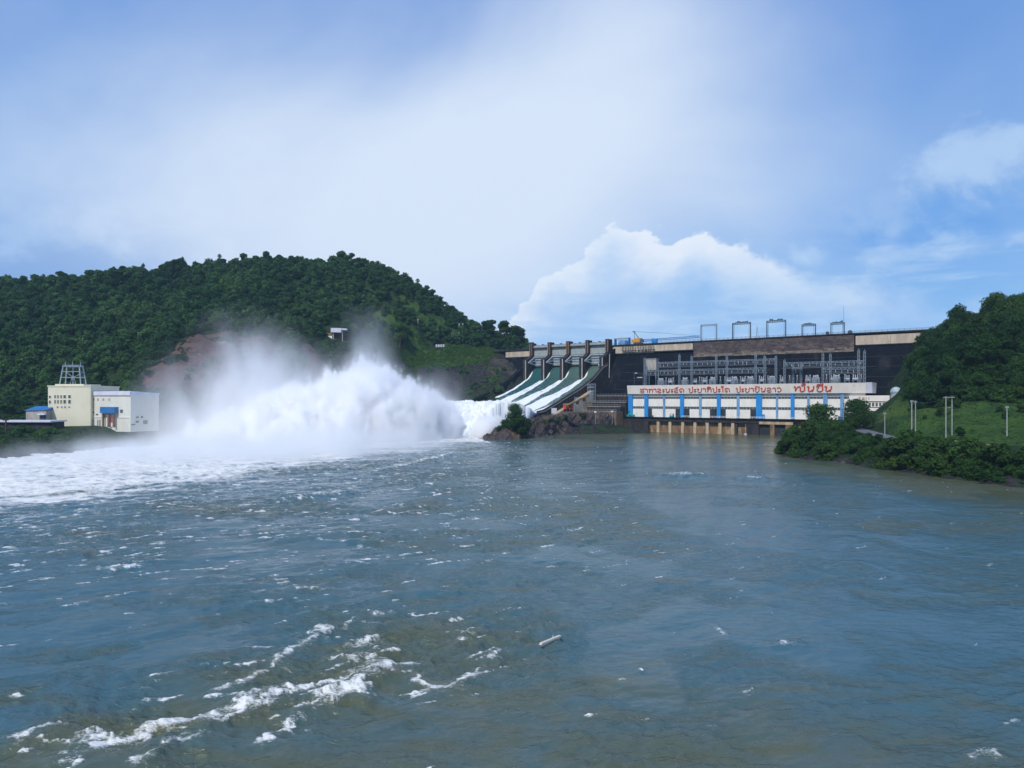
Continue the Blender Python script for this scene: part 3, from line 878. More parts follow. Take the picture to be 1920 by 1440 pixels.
    tag(m.build('hanging_scaffold', 'stained_concrete', dam), kind='stuff')
    for i in range(9):
        u = u0 + (u1 - u0) * (i + .5) / 9
        m = mb(); m.box(u - .5, u + .7, -3.15, -2.7, CREST - 4.6 - random.random(), CREST - 2.2); m.build('tarpaulin', 'pale_concrete', dam)
build_dam()

# ------------------------------------------------------------------ spillway
CH_D = [3, 6, 9, 13.6, 19, 25, 36, 55, 71, 85, 98, 106]
CH_Z = [47.6, 46.2, 43.0, 38.4, 36.2, 33.5, 29.4, 23.6, 18.5, 14.6, 12.2, 12.6]
WL_D = [8, 18.5, 33, 52, 70, 84, 98.5, 106]
WL_Z = [49.5, 46.2, 37.5, 29.9, 24.2, 19.5, 15.1, 14.2]
def chz(d): return np.interp(d, CH_D, CH_Z)
def build_spillway():
    u0, u4 = PIER_U[0], PIER_U[4]
    uc = (u0 + u4) / 2
    off = (uc, -50.0, 0.0)
    sp = fthing('spillway', 'four-gate spillway with dark piers and a steep chute pouring white water', 'spillway', uc, 50.0, 0.0)
    def mb(): return MB(off)
    pier_prof = [(9, 30), (9, CREST), (-1, CREST), (-1, 67.4), (-3.4, 67.4), (-3.4, 66.2), (-4.6, 66.2), (-4.6, 67.4), (-7.2, 67.4), (-7.2, 57), (-12, 54.2), (-16.5, 53.4), (-16.8, 30)]
    for i, u in enumerate(PIER_U):
        q = mb(); q.prism_x(pier_prof, u - 1.45, u + 1.45); p = q.build('pier', 'pier_concrete', sp)
        q = mb(); q.box(u + 1.0, u + 1.75, -17.15, -16.6, 35, 53.0); q.build('edge_strip', 'pale_concrete', p)
        q = mb()
        for s in (-1, 1):
            q.box(u + s * .9 - .35, u + s * .9 + .35, -7.55, -7.1, 57.5, 66.8)
        q.build('gate_guide', 'rust_concrete', p)
    for i in range(4):
        a, b2 = PIER_U[i] + 1.47, PIER_U[i + 1] - 1.47
        c = (a + b2) / 2
        q = mb(); q.box(a, b2, -4.2, -2.2, 55.8, CREST - .2); q.build('breast_wall', 'panel_grey', sp)
        q = mb(); q.box(a, b2, -5.6, 8, CREST - .2, CREST + .7); q.build('bridge_slab', 'stained_concrete', sp)
        q = mb(); q.box(a, b2, -5.3, -4.9, CREST + .72, CREST + 2.4); q.build('bridge_parapet', 'panel_grey', sp)
        q = mb()
        for k in range(3):
            x = a + (b2 - a) * (.2 + .3 * k); q.box(x - .8, x + .8, -3.4, -1.6, CREST + .72, CREST + 2.9 + .5 * (k == 1))
        q.bar((a + 1, -2.5, CREST + 2.6), (b2 - 1, -2.5, CREST + 2.6), .35)
        q.build('gate_hoist', 'steel_dark', sp)
        # raised radial gate: curved skin plate, ribs, two arms meeting at the trunnions
        zc, dc, rad = 51.0, 14.5, 11.0
        pts = [(-(dc - rad * math.cos(R(-12) + R(44) * k / 8)), zc + rad * math.sin(R(-12) + R(44) * k / 8)) for k in range(9)]
        inner = [(y - .5, z - .05) for y, z in reversed(pts)]
        q = mb(); q.prism_x(pts + inner, a + .1, b2 - .1); g = q.build('radial_gate', 'gate_grey', sp)
        for s in (a + 1.0, b2 - 1.0):
            q = mb()
            for k in (1, 4, 7):
                q.bar((s, pts[k][0] - .5, pts[k][1]), (s, -dc, zc), .7)
            q.bar((s, pts[2][0] - 5, pts[2][1] + .5), (s, pts[6][0] - 4, pts[6][1] - 1.2), .4)
            q.build('gate_arm', 'steel_pale', g)
        q = mb()
        for k in (1, 3, 5, 7):
            q.bar((a + .3, pts[k][0] - .75, pts[k][1]), (b2 - .3, pts[k][0] - .75, pts[k][1]), .5)
        q.build('gate_rib', 'steel_pale', g)
    # chute floor and training walls
    def strip(ua, ub, dz, D, Zs):
        q = MB(off); q.prism_x([(-d, z + dz) for d, z in zip(D, Zs)] + [(-d, z - 20) for d, z in zip(reversed(D), reversed(Zs))], ua, ub); return q
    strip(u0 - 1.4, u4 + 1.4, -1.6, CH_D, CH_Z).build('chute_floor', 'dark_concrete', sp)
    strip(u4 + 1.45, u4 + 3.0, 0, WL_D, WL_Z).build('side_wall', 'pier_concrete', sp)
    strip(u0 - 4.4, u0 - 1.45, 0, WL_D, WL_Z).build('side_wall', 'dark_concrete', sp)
    q = MB(off)
    for (d1, z1), (d2, z2) in zip(list(zip(WL_D, WL_Z))[:-1], list(zip(WL_D, WL_Z))[1:]):
        q.bar((u4 + 3.06, -d1, z1 - 1.0), (u4 + 3.06, -d2, z2 - 1.0), .12, .5)
    q.build('wall_stripe', 'pale_concrete', sp)
    # pale footing slope along the right wall
    q = mb(); q.prism_x([(-40, 28), (-70, 18), (-100, 9), (-108, 4), (-108, -2), (-40, -2)], u4 + 3.1, u4 + 6.4); q.build('footing', 'rust_pale', sp)
    # tall divider wall between spillway and powerhouse
    q = mb(); q.prism_x([(-1.2, 61), (-12, 56), (-14, 20), (-36, 14), (-36, 2), (-1.2, 2)], u4 + 3.7, u4 + 5.0); q.build('divider_wall', 'dark_concrete', sp)
    q = mb(); q.bar((u4 + 5.1, -12.2, 55.6), (u4 + 5.1, -14.2, 20), .5); q.build('upright_strip', 'panel_grey', sp)  # pale strip added to draw the light edge line of the divider wall
build_spillway()

def water_mat(name):
    m = bpy.data.materials.new(name); m.use_nodes = True
    t = NT(m.node_tree); b = m.node_tree.nodes['Principled BSDF']
    tc = t.new('ShaderNodeTexCoord')
    mp = t.new('ShaderNodeMapping'); mp.inputs['Scale'].default_value = (1.0, .12, .12)
    t.lk(tc.outputs['Object'], mp.inputs[0])
    n = t.noise(mp.outputs[0], 1.4, 6, .65, .2); n2 = t.noise(tc.outputs['Object'], 1.5, 5, .65)
    fa = t.new('ShaderNodeAttribute', attribute_name='foam').outputs['Fac']
    f = t.sstep(t.m('ADD', fa, t.m('ADD', t.m('MULTIPLY', t.m('SUBTRACT', n, .5), 1.3), t.m('MULTIPLY', t.m('SUBTRACT', n2, .5), .6))), .30, .72)
    tone = t.new('ShaderNodeAttribute', attribute_name='tone').outputs['Fac']
    green = t.mix(tone, (.016, .085, .085), (.075, .125, .105))
    t.lk(t.mix(f, green, (.80, .83, .83)), b.inputs['Base Color'])
    t.lk(t.m('ADD', .25, t.m('MULTIPLY', f, .6)), b.inputs['Roughness'])
    bp = t.new('ShaderNodeBump'); bp.inputs['Strength'].default_value = .9; bp.inputs['Distance'].default_value = .5
    t.lk(t.m('ADD', n, t.m('MULTIPLY', n2, .7)), bp.inputs['Height']); t.lk(bp.outputs[0], b.inputs['Normal'])
    return m
M['chute_water'] = water_mat('chute_water')
def build_chute_water():
    u0, u4 = PIER_U[0] - 1.4, PIER_U[4] + 1.4
    us = np.linspace(u0, u4, 150)
    # on the chute, then the free jet beyond the flip lip
    dl = np.linspace(3, 106, 120)
    s = np.linspace(0, 84, 110)[1:]
    v0, an = 26.0, R(27)
    dj = 106 + s; zj = 12.6 + s * math.tan(an) - 9.81 * s * s / (2 * (v0 * math.cos(an)) ** 2)
    d = np.concatenate([dl, dj]); zc = np.concatenate([chz(dl), zj])
    Ug, Dg = np.meshgrid(us, d, indexing='ij'); Zg = np.broadcast_to(zc, Ug.shape).copy()
    foam = np.zeros_like(Ug)
    wav = (fbm(Dg / 7, Ug / 6, 3, 240) - .5) * 2.2
    for k, p in enumerate(PIER_U):
        rel = Ug - p + wav * smooth(Dg, 18, 40)
        g = np.maximum(0, Dg - 18)
        if k > 0:
            lo = -1.3 - .135 * g
            w = smooth(rel, lo - .8, lo + .8) * (1 - smooth(rel, 1.8, 3.0))
            foam = np.maximum(foam, w * smooth(Dg, 16.5, 20) * (.66 + .22 * smooth(Dg, 30, 80)))
        if k < 4:
            cx_ = 2.0 + .018 * Dg; hw = .45 + (.018 if k else .035) * Dg
            foam = np.maximum(foam, (1 - smooth(np.abs(rel - cx_) / hw, .5, 1.3)) * smooth(Dg, 5, 12) * .85)
    foam = np.maximum(foam, .12 + .22 * smooth(Dg, 14, 70))
    foam = np.maximum(foam, smooth(Dg, 78, 106) * .95)
    jet = smooth(Dg, 101, 116)
    Zg += jet * ((fbm(Ug / 3.0, Dg / 7, 5, 200, .6) - .5) * 3.8 + (ridged(Ug / 1.0, Dg / 1.6, 3, 210) - .5) * 1.5) * (1 + .5 * smooth(Dg, 120, 160))
    Zg += (1 - jet) * (fbm(Ug / 1.2, Dg / 8, 3, 220) - .5) * .5 + foam * .35 * (1 - jet)
    # ragged sides of the jet
    edge = jet * (fbm(Dg / 5, Ug * 0 + 3, 3, 230) - .5) * 2.5
    Uj = Ug + np.where(Ug > (u0 + u4) / 2, 1, -1) * edge * (np.abs(Ug - (u0 + u4) / 2) / (u4 - u0) * 2) ** 3
    tone = np.clip((Ug - u0) / (u4 - u0) * 1.6 - .25, 0, 1) * (1 - .2 * jet)
    off = ((u0 + u4) / 2, -60.0)
    def emit(name, j0, j1, thick, label):
        n = j1 - j0
        top = np.stack([Uj[:, j0:j1] - off[0], -Dg[:, j0:j1] - off[1], Zg[:, j0:j1]], -1)
        th = np.minimum(thick, np.maximum(.3, Zg[:, j0:j1] + 4)) if thick < 3 else np.maximum(.3, (Zg[:, j0:j1] + 1.0) * smooth(Dg[:, j0:j1], 104, 122) + 1.0)
        bot = top.copy(); bot[..., 2] -= th
        v = np.concatenate([top.reshape(-1, 3), bot.reshape(-1, 3)])
        ni = len(us)
        f = grid_faces(ni, n); g = f[:, ::-1] + ni * n
        idx = np.arange(ni * n).reshape(ni, n); k = ni * n
        sides = [np.stack([idx[0, :-1], idx[0, 1:], idx[0, 1:] + k, idx[0, :-1] + k], -1), np.stack([idx[-1, 1:], idx[-1, :-1], idx[-1, :-1] + k, idx[-1, 1:] + k], -1),
                 np.stack([idx[1:, 0], idx[:-1, 0], idx[:-1, 0] + k, idx[1:, 0] + k], -1), np.stack([idx[:-1, -1], idx[1:, -1], idx[1:, -1] + k, idx[:-1, -1] + k], -1)]
        me = np_mesh(name, v, np.concatenate([f, g] + sides), 'chute_water', True,
                     {'foam': ('POINT', np.tile(foam[:, j0:j1].ravel(), 2)), 'tone': ('POINT', np.tile(tone[:, j0:j1].ravel(), 2))})
        o = put(bpy.data.objects.new(name, me))
        o.location = PW(off[0], -off[1], 0); o.rotation_euler = (0, 0, FR)
        tag(o, label, kind='structure')
    emit('spillway_water', 0, 121, 1.0, 'green and white sheets of water racing down the spillway chute')
    emit('water_jet', 120, len(d), 5.0, 'churning white jet leaping off the end of the chute')
build_chute_water()

# ------------------------------------------------------------------ spray
def build_spray():
    x0, x1, y0, y1, z0, z1 = -290.0, 40.0, 200.0, 490.0, -.5, 74.0
    me = bpy.data.meshes.new('spray')
    o = put(bpy.data.objects.new('spray', me))
    o.location = (-80, 360, 0)
    tag(o, 'white plume of spray and drifting mist above the plunge pool', kind='stuff')
    vm = bpy.data.materials.new('spray_mist'); vm.use_nodes = True
    nt = vm.node_tree; nt.nodes.clear(); t = NT(nt)
    out = t.new('ShaderNodeOutputMaterial'); pv = t.new('ShaderNodeVolumePrincipled')
    pv.inputs['Color'].default_value = (.9993, .9994, .9995, 1)
    pv.inputs['Density'].default_value = 1.0
    pv.inputs['Anisotropy'].default_value = 0.1
    t.lk(pv.outputs[0], out.inputs['Volume'])
    me.materials.append(vm)
    ng = bpy.data.node_groups.new('spray_density', 'GeometryNodeTree')
    ng.interface.new_socket('Geometry', in_out='INPUT', socket_type='NodeSocketGeometry')
    ng.interface.new_socket('Geometry', in_out='OUTPUT', socket_type='NodeSocketGeometry')
    t = NT(ng)
    go = t.new('NodeGroupOutput')
    pos = t.new('GeometryNodeInputPosition').outputs[0]
    sep = t.new('ShaderNodeSeparateXYZ'); t.lk(pos, sep.inputs[0])
    X = t.m('ADD', sep.outputs[0], -80.0); Y = t.m('ADD', sep.outputs[1], 360.0); Z = sep.outputs[2]
    wp = t.vm('MULTIPLY', pos, (1, 1, .55))
    n1 = t.noise(wp, .05, 6, .62, .4); n2 = t.noise(wp, .13, 4, .6, .2)
    wob = t.m('MULTIPLY', t.m('SUBTRACT', n1, .5), 34.0)
    # (photo column, distance, half size across, half size along, height, density); the thick lobes get torn edges, the thin ones stay soft
    hard = soft = None
    for px, Yc, sx, sy, h, A in SPRAY_LOBES:
        a = t.m('DIVIDE', t.m('SUBTRACT', t.m('ADD', X, t.m('MULTIPLY', wob, .3)), WX(px, Yc)), sx)
        b = t.m('DIVIDE', t.m('SUBTRACT', Y, Yc), sy)
        c = t.m('DIVIDE', t.m('MAXIMUM', t.m('ADD', Z, t.m('MULTIPLY', wob, min(.6, h / 50.0))), 0.0), h)
        s_ = t.m('ADD', t.m('ADD', t.m('MULTIPLY', a, a), t.m('MULTIPLY', b, b)), t.m('POWER', c, 2.6))
        g = t.m('MULTIPLY', t.m('EXPONENT', t.m('MULTIPLY', s_, -1.0)), A)
        if A >= .5: hard = g if hard is None else t.m('ADD', hard, g)
        else: soft = g if soft is None else t.m('ADD', soft, g)
    br = t.m('ADD', t.sstep(n1, .36, .62), t.m('MULTIPLY', t.m('SUBTRACT', n2, .5), 1.2), clamp=True)
    n3 = t.noise(t.vm('MULTIPLY', pos, (1, 1, .30)), .30, 4, .65, .3)
    tear = t.m('ADD', t.m('MULTIPLY', t.m('SUBTRACT', n1, .5), 2.1), t.m('ADD', t.m('MULTIPLY', t.m('SUBTRACT', n2, .5), 1.9), t.m('MULTIPLY', t.m('SUBTRACT', n3, .5), 1.5)))
    hs = t.m('MULTIPLY', t.sstep(t.m('ADD', hard, tear), .42, .85), t.sstep(hard, .07, .40))
    dens = t.m('ADD', t.m('MULTIPLY', hs, .65), t.m('MULTIPLY', t.m('ADD', soft, t.m('MULTIPLY', t.sstep(hard, .02, .5), .10)), t.m('MULTIPLY', br, .30)))
    dens = t.m('MAXIMUM', t.m('SUBTRACT', dens, .0015), 0.0)
    vc = t.new('GeometryNodeVolumeCube')
    vc.inputs['Min'].default_value = (x0 + 80, y0 - 360, z0); vc.inputs['Max'].default_value = (x1 + 80, y1 - 360, z1)
    vc.inputs['Resolution X'].default_value = 260; vc.inputs['Resolution Y'].default_value = 200; vc.inputs['Resolution Z'].default_value = 84
    t.lk(dens, vc.inputs['Density'])
    sm = t.new('GeometryNodeSetMaterial'); sm.inputs['Material'].default_value = vm
    t.lk(vc.outputs[0], sm.inputs[0]); t.lk(sm.outputs[0], go.inputs[0])
    md = o.modifiers.new('density', 'NODES'); md.node_group = ng
SPRAY_LOBES = [
    (712, 372, 18, 26, 30, 1.5), (650, 364, 20, 26, 30, 1.5), (772, 388, 18, 26, 25, 1.5), (590, 350, 22, 29, 23, 1.4),
    (825, 408, 15, 24, 17, 1.3), (878, 412, 12, 18, 12, 1.3), (505, 335, 30, 32, 18, 1.15), (686, 384, 10, 14, 44, .75),
    (412, 352, 20, 28, 40, .30), (470, 362, 16, 22, 44, .40), (540, 372, 20, 25, 36, .45), (350, 330, 30, 35, 20, .11), (815, 440, 16, 22, 30, .20), (690, 390, 12, 16, 52, .30),
    (450, 285, 45, 40, 6, .40), (300, 270, 45, 40, 5, .14), (620, 300, 35, 40, 8, .49), (932, 402, 9, 13, 10, 1.3), (908, 396, 9, 13, 10, 1.3),
]
build_spray()

# thin blue air that the far hill fades into
def build_haze():
    q = MB(); q.box(-960, 960, -200, 1560, -9.5, 215)
    o = q.build('haze', None); tag(o, 'thin bluish air over the whole valley', kind='stuff')
    m = bpy.data.materials.new('haze_air'); m.use_nodes = True
    nt = m.node_tree; nt.nodes.clear(); t = NT(nt)
    out = t.new('ShaderNodeOutputMaterial'); pv = t.new('ShaderNodeVolumePrincipled')
    pv.inputs['Color'].default_value = (.55, .80, 1.0, 1); pv.inputs['Density'].default_value = HAZE_DENSITY
    t.lk(pv.outputs[0], out.inputs['Volume'])
    o.data.materials.append(m)
HAZE_DENSITY = .00008
build_haze()

# ------------------------------------------------------------------ powerhouse
LAO = {
 'ສ': (.9, [[(.1, .72), (.25, .95), (.5, .95), (.65, .75), (.6, .5), (.3, .42), (.12, .2), (.25, 0), (.6, 0), (.72, .18), (.72, .42)], [(.6, .88), (.88, 1.12)]]),
 'າ': (.6, [[(.05, .78), (.2, 1), (.4, .95), (.46, .72), (.46, 0)]]),
 'ທ': (.9, [[(.08, .85), (.2, 1), (.27, .85), (.2, 0), (.45, .85), (.6, 1), (.75, .85), (.75, 0)]]),
 'ລ': (.9, [[(.1, .8), (.3, 1), (.6, .95), (.72, .7), (.5, .46), (.2, .4), (.1, .2), (.25, 0), (.62, 0), (.76, .22)]]),
 'ະ': (.5, [[(.1, .62), (.28, .58), (.3, .78), (.14, .8), (.1, .62)], [(.3, .7), (.42, .85)], [(.1, .1), (.28, .06), (.3, .26), (.14, .28), (.1, .1)], [(.3, .18), (.42, .33)]]),
 'ນ': (.95, [[(.08, .88), (.2, 1), (.27, .85), (.2, .1), (.36, 0), (.58, .25), (.74, .2), (.64, .0), (.54, .2), (.76, .45), (.78, 1)]]),
 'ດ': (.9, [[(.28, 0), (.1, .3), (.1, .7), (.3, 1), (.6, 1), (.76, .7), (.76, 0)], [(.28, 0), (.46, .2), (.4, .42), (.26, .36)]]),
 'ປ': (.9, [[(.08, .85), (.2, 1), (.28, .85), (.22, .12), (.36, 0), (.6, 0), (.74, .15), (.74, 1.4)]]),
 'ຊ': (.95, [[(.1, .7), (.2, .95), (.36, .8), (.3, .55), (.14, .3), (.3, 0), (.6, 0), (.74, .2), (.74, .7), (.9, 1.1)]]),
 'ໄ': (.55, [[(.3, 0), (.3, 1.1), (.08, 1.32), (.25, 1.55), (.48, 1.38)]]),
 'ຕ': (.9, [[(.28, 0), (.1, .35), (.12, .8), (.28, 1), (.43, .86), (.58, 1), (.74, .8), (.76, 0)], [(.28, 0), (.46, .2), (.4, .42), (.26, .36)]]),
 'ວ': (.85, [[(.12, .82), (.3, 1), (.58, 1), (.74, .6), (.64, .14), (.4, 0), (.18, .12), (.3, .26)]]),
 'ໝ': (1.45, [[(.08, .88), (.2, 1), (.25, .85), (.25, .1), (.4, .5), (.55, .92), (.68, 1), (.78, .85), (.78, .1), (1.0, 0), (1.24, .2), (1.24, 1)]]),
 'ຍ': (.9, [[(.1, .8), (.25, 1), (.42, .85), (.3, .6), (.14, .3), (.3, 0), (.6, 0), (.76, .2), (.76, 1)]]),
}
LAO_MARK = {
 'ັ': [[(-.55, 1.2), (-.4, 1.14), (-.3, 1.28), (-.05, 1.38)]],
 'ິ': [[(-.75, 1.15), (-.62, 1.36), (-.3, 1.36), (-.15, 1.15), (-.75, 1.15)]],
 'ື': [[(-.75, 1.15), (-.62, 1.36), (-.3, 1.36), (-.15, 1.15), (-.75, 1.15)], [(-.15, 1.15), (-.1, 1.5)], [(-.35, 1.36), (-.3, 1.55)]],
 'ົ': [[(-.75, 1.15), (-.62, 1.36), (-.42, 1.3), (-.3, 1.15), (-.12, 1.4)]],
 '້': [[(-.5, 1.5), (-.36, 1.46), (-.28, 1.62), (-.06, 1.72)]],
}
def build_powerhouse():
    base = (100.0, 45.0, 9.7)
    off = (100.0, -45.0, 9.7)
    ph = fthing('powerhouse', 'long white powerhouse with blue pilasters and red lettering at the foot of the dam', 'power station', *base)
    def mb(): return MB(off)
    F = 43.5           # facade plane (d)
    ua, ub = U(1179, 45), U(1622, 45)
    ROOF = 31.1
    q = mb(); q.box(ua + .2, ub - .5, -F + .6, -13, 9.2, ROOF - .3); q.build('core', 'opening', ph)
    q = mb(); q.box(ua - .3, ub + 1.2, -45.2, -12.5, ROOF - .32, ROOF - .02); q.build('roof', 'stained_concrete', ph)
    # roof band that leans out towards its top
    zb = 25.3
    fa = mb()
    u0, u1 = U(1177.5, 45), U(1624, 45)
    fa.prism_x([(-46.6, ROOF), (-46.2, ROOF), (-44.6, zb), (-45.4, zb)], u0, u1)
    fo = fa.build('roof_band', 'fascia_white', ph)
    q = mb(); q.prism_x([(-46.6, ROOF + .15), (-30, ROOF + .15), (-31.5, zb), (-45.4, zb)], u1 + .02, u1 + 3.2); q.build('band_end', 'roof_white', ph)  # bluish white puts the shade on this end face into its colour
    # red lettering, letter by letter, standing on the band
    def word(text, p0, p1, zlow, xh, st):
        w = 0; items = []
        for ch in text:
            if ch in LAO:
                items.append((ch, w, [])); w += LAO[ch][0]
            elif ch in LAO_MARK:
                items[-1][2].append(ch)
        a, b = U(p0, 46.3), U(p1, 46.3)
        k = (b - a) / w
        for ch, x, marks in items:
            q = mb()
            lines = [(l, 0) for l in LAO[ch][1]] + [(l, LAO[ch][0]) for mk in marks for l in LAO_MARK[mk]]
            for l, dx in lines:
                for (x1, y1), (x2, y2) in zip(l[:-1], l[1:]):
                    def P(xx, yy):
                        z = zlow + yy * xh
                        return (a + (x + dx + xx) * k, -(45.4 + (z - zb) / (ROOF - zb) * 1.2) - .14, z)
                    q.bar(P(x1, y1), P(x2, y2), st, .22)
            q.build('letter', 'red_paint', fo)
    word('ສາທາລະນະລັດ', 1199, 1283, 26.35, 2.5, .60)
    word('ປະຊາທິປະໄຕ', 1290, 1369, 26.35, 2.5, .60)
    word('ປະຊາຊົນລາວ', 1379, 1466, 26.35, 2.5, .60)
    word('ໝັ້ນຍືນ', 1487, 1562, 26.5, 3.0, .80)
    # lintel band, pilasters and bays
    q = mb(); q.box(ua, ub, -F - .35, -F + .5, 23.4, zb - .03); q.build('lintel_band', 'white_wall', ph)
    pil = [(1181.5, 9, 0), (1211, 8, 0), (1244, 4.5, 1), (1278, 8, 0), (1312, 5.5, 2), (1347, 8, 0), (1383, 6, 1), (1422.5, 13, 0), (1456, 4.5, 1), (1485.5, 8, 0), (1515, 5, 2), (1547, 9, 1), (1578.5, 8, 1)]
    ed = []
    for px, w, k in pil:
        c = U(px, 45); hw = (U(px + w / 2, 45) - U(px - w / 2, 45)) / 2 * .84
        q = mb(); q.box(c - hw, c + hw, -F - (1.25 if w > 7 else .8), -F + .55, 9.72, zb - .05)
        q.build('pilaster', ('blue_paint', 'blue_faded', 'blue_faded')[k], ph)
        ed.append((c - hw, c + hw))
    ed.append((ub, ub))
    doors = {1217: 8, 1269: 8, 1287: 9, 1334: 9, 1356: 7, 1410: 9}
    dd = [(U(p - w / 2, 45), U(p + w / 2, 45)) for p, w in doors.items()]
    zs = [(22.0, 23.4, 'w'), (17.0, 22.0, 'p'), (15.4, 17.0, 'w'), (9.9, 15.4, 'p')]
    for (l0, r0), (l1, r1) in zip(ed[:-1], ed[1:]):
        a, b = r0 + .03, l1 - .03
        for z0, z1, kd in zs:
            if kd == 'w':
                q = mb(); q.box(a, b, -F + .05, -F + .3, z0 + .02, z1 - .02); w_ = q.build('window_strip', 'glass_dark', ph)
                q = mb()
                n = max(3, int((b - a) / 1.7))
                for i in range(n + 1):
                    x = a + (b - a) * i / n
                    q.box(max(a, x - .09), min(b, x + .09), -F - .02, -F + .04, z0 + .03, z1 - .03)
                tag(q.build('mullion', 'steel_pale', w_), kind='stuff')
            else:
                a2, b2 = a, b
                if z0 < 12:
                    for p, r in dd:
                        if a - .5 < (p + r) / 2 < b + .5:
                            q = mb(); q.box(max(a, p), min(b, r), -F + .1, -F + .45, 9.75, 15.35); dr = q.build('door', 'opening', ph)
                            q = mb(); s = max(a, p); e = min(b, r)
                            for hz in (11.2, 12.6, 14.0):
                                q.box(s, e, -F + .02, -F + .09, hz, hz + .3)
                            tag(q.build('door_panel', 'steel_dark', dr), kind='stuff')
                            if (p + r) / 2 < (a + b) / 2: a2 = max(a2, min(b, r))
                            else: b2 = min(b2, max(a, p))
                q = mb(); q.box(a2, b2, -F - .15, -F + .35, z0 + .02, z1 - .02); q.build('wall_panel', 'white_wall', ph)
    # deck and draft tube openings under it
    d0, d1 = U(1163, 46), U(1486, 46)
    q = mb(); q.box(d0, d1 + 40, -46.6, -F + .6, 8.6, 9.7); q.build('deck', 'stained_concrete', ph)
    q = mb(); q.box(d0, d1 + 40, -46.9, -46.3, 9.0, 9.72 + .3); q.build('deck_edge', 'dark_concrete', ph)
    q = mb(); q.box(d0, d1 + 40, -44.0, -40, -4, 8.55); q.build('rear_wall', 'rust_concrete', ph)
    q = mb(); q.box(d0 - .2, U(1216, 46), -46.2, -43.9, -4, 8.55); q.build('end_block', 'stained_concrete', ph)
    for px in (1234, 1256, 1280, 1303, 1326, 1350, 1374):
        c = U(px, 46); q = mb()
        q.prism_x([(-43.95, 8.5), (-46.2, 8.5), (-46.2, -4), (-43.95, -4)], c - .95, c + .95); q.build('buttress', 'rust_pale', ph)
    q = mb(); q.box(U(1376, 46) + .8, U(1378, 46) + 1.4, -45.8, -43.95, -4, 8.5)
    q.box(U(1400, 46), U(1423, 46), -46.1, -43.95, -4, 8.5); q.build('gate_pier', 'stained_concrete', ph)
    for p0, p1 in ((1444, 1452), (1473, 1486)):
        q = mb(); q.box(U(p0, 46), U(p1, 46), -46.2, -43.95, -4, 6.6); q.build('buttress', 'rust_concrete', ph)
    q = mb(); q.box(U(1423, 46) + .02, U(1487, 46), -46.25, -43.95, 6.65, 8.5); q.build('lintel', 'rust_pale', ph)
    for p0, p1 in ((1423, 1444), (1452, 1473)):
        q = mb(); q.box(U(p0, 46) + .05, U(p1, 46) - .05, -44.4, -44.02, -4, 6.6); q.build('tunnel_mouth', 'opening', ph)
    # water-stained strips and small ledges under the deck
    q = mb(); q.box(d0, U(1423, 46), -46.45, -46.22, 7.2, 8.5); q.build('ledge', 'stained_concrete', ph)
    # railing along the right half of the deck
    q = mb()
    r0, r1 = U(1279, 46), d1 + 6
    n = int((r1 - r0) / 2.2)
    for i in range(n + 1):
        x = r0 + (r1 - r0) * i / n
        q.bar((x, -46.6, 10.0), (x, -46.6, 11.1), .12)
    for z in (10.5, 11.1): q.bar((r0, -46.6, z), (r1, -46.6, z), .16)
    tag(q.build('railing', 'white_wall', ph), kind='stuff')
    # doors' lamps and a small blue canopy by the wide pilaster
    q = mb(); q.box(U(1428.5, 46), U(1433, 46), -45.3, -44.6, 9.75, 12.6); q.build('switch_box', 'blue_paint', ph)
build_powerhouse()

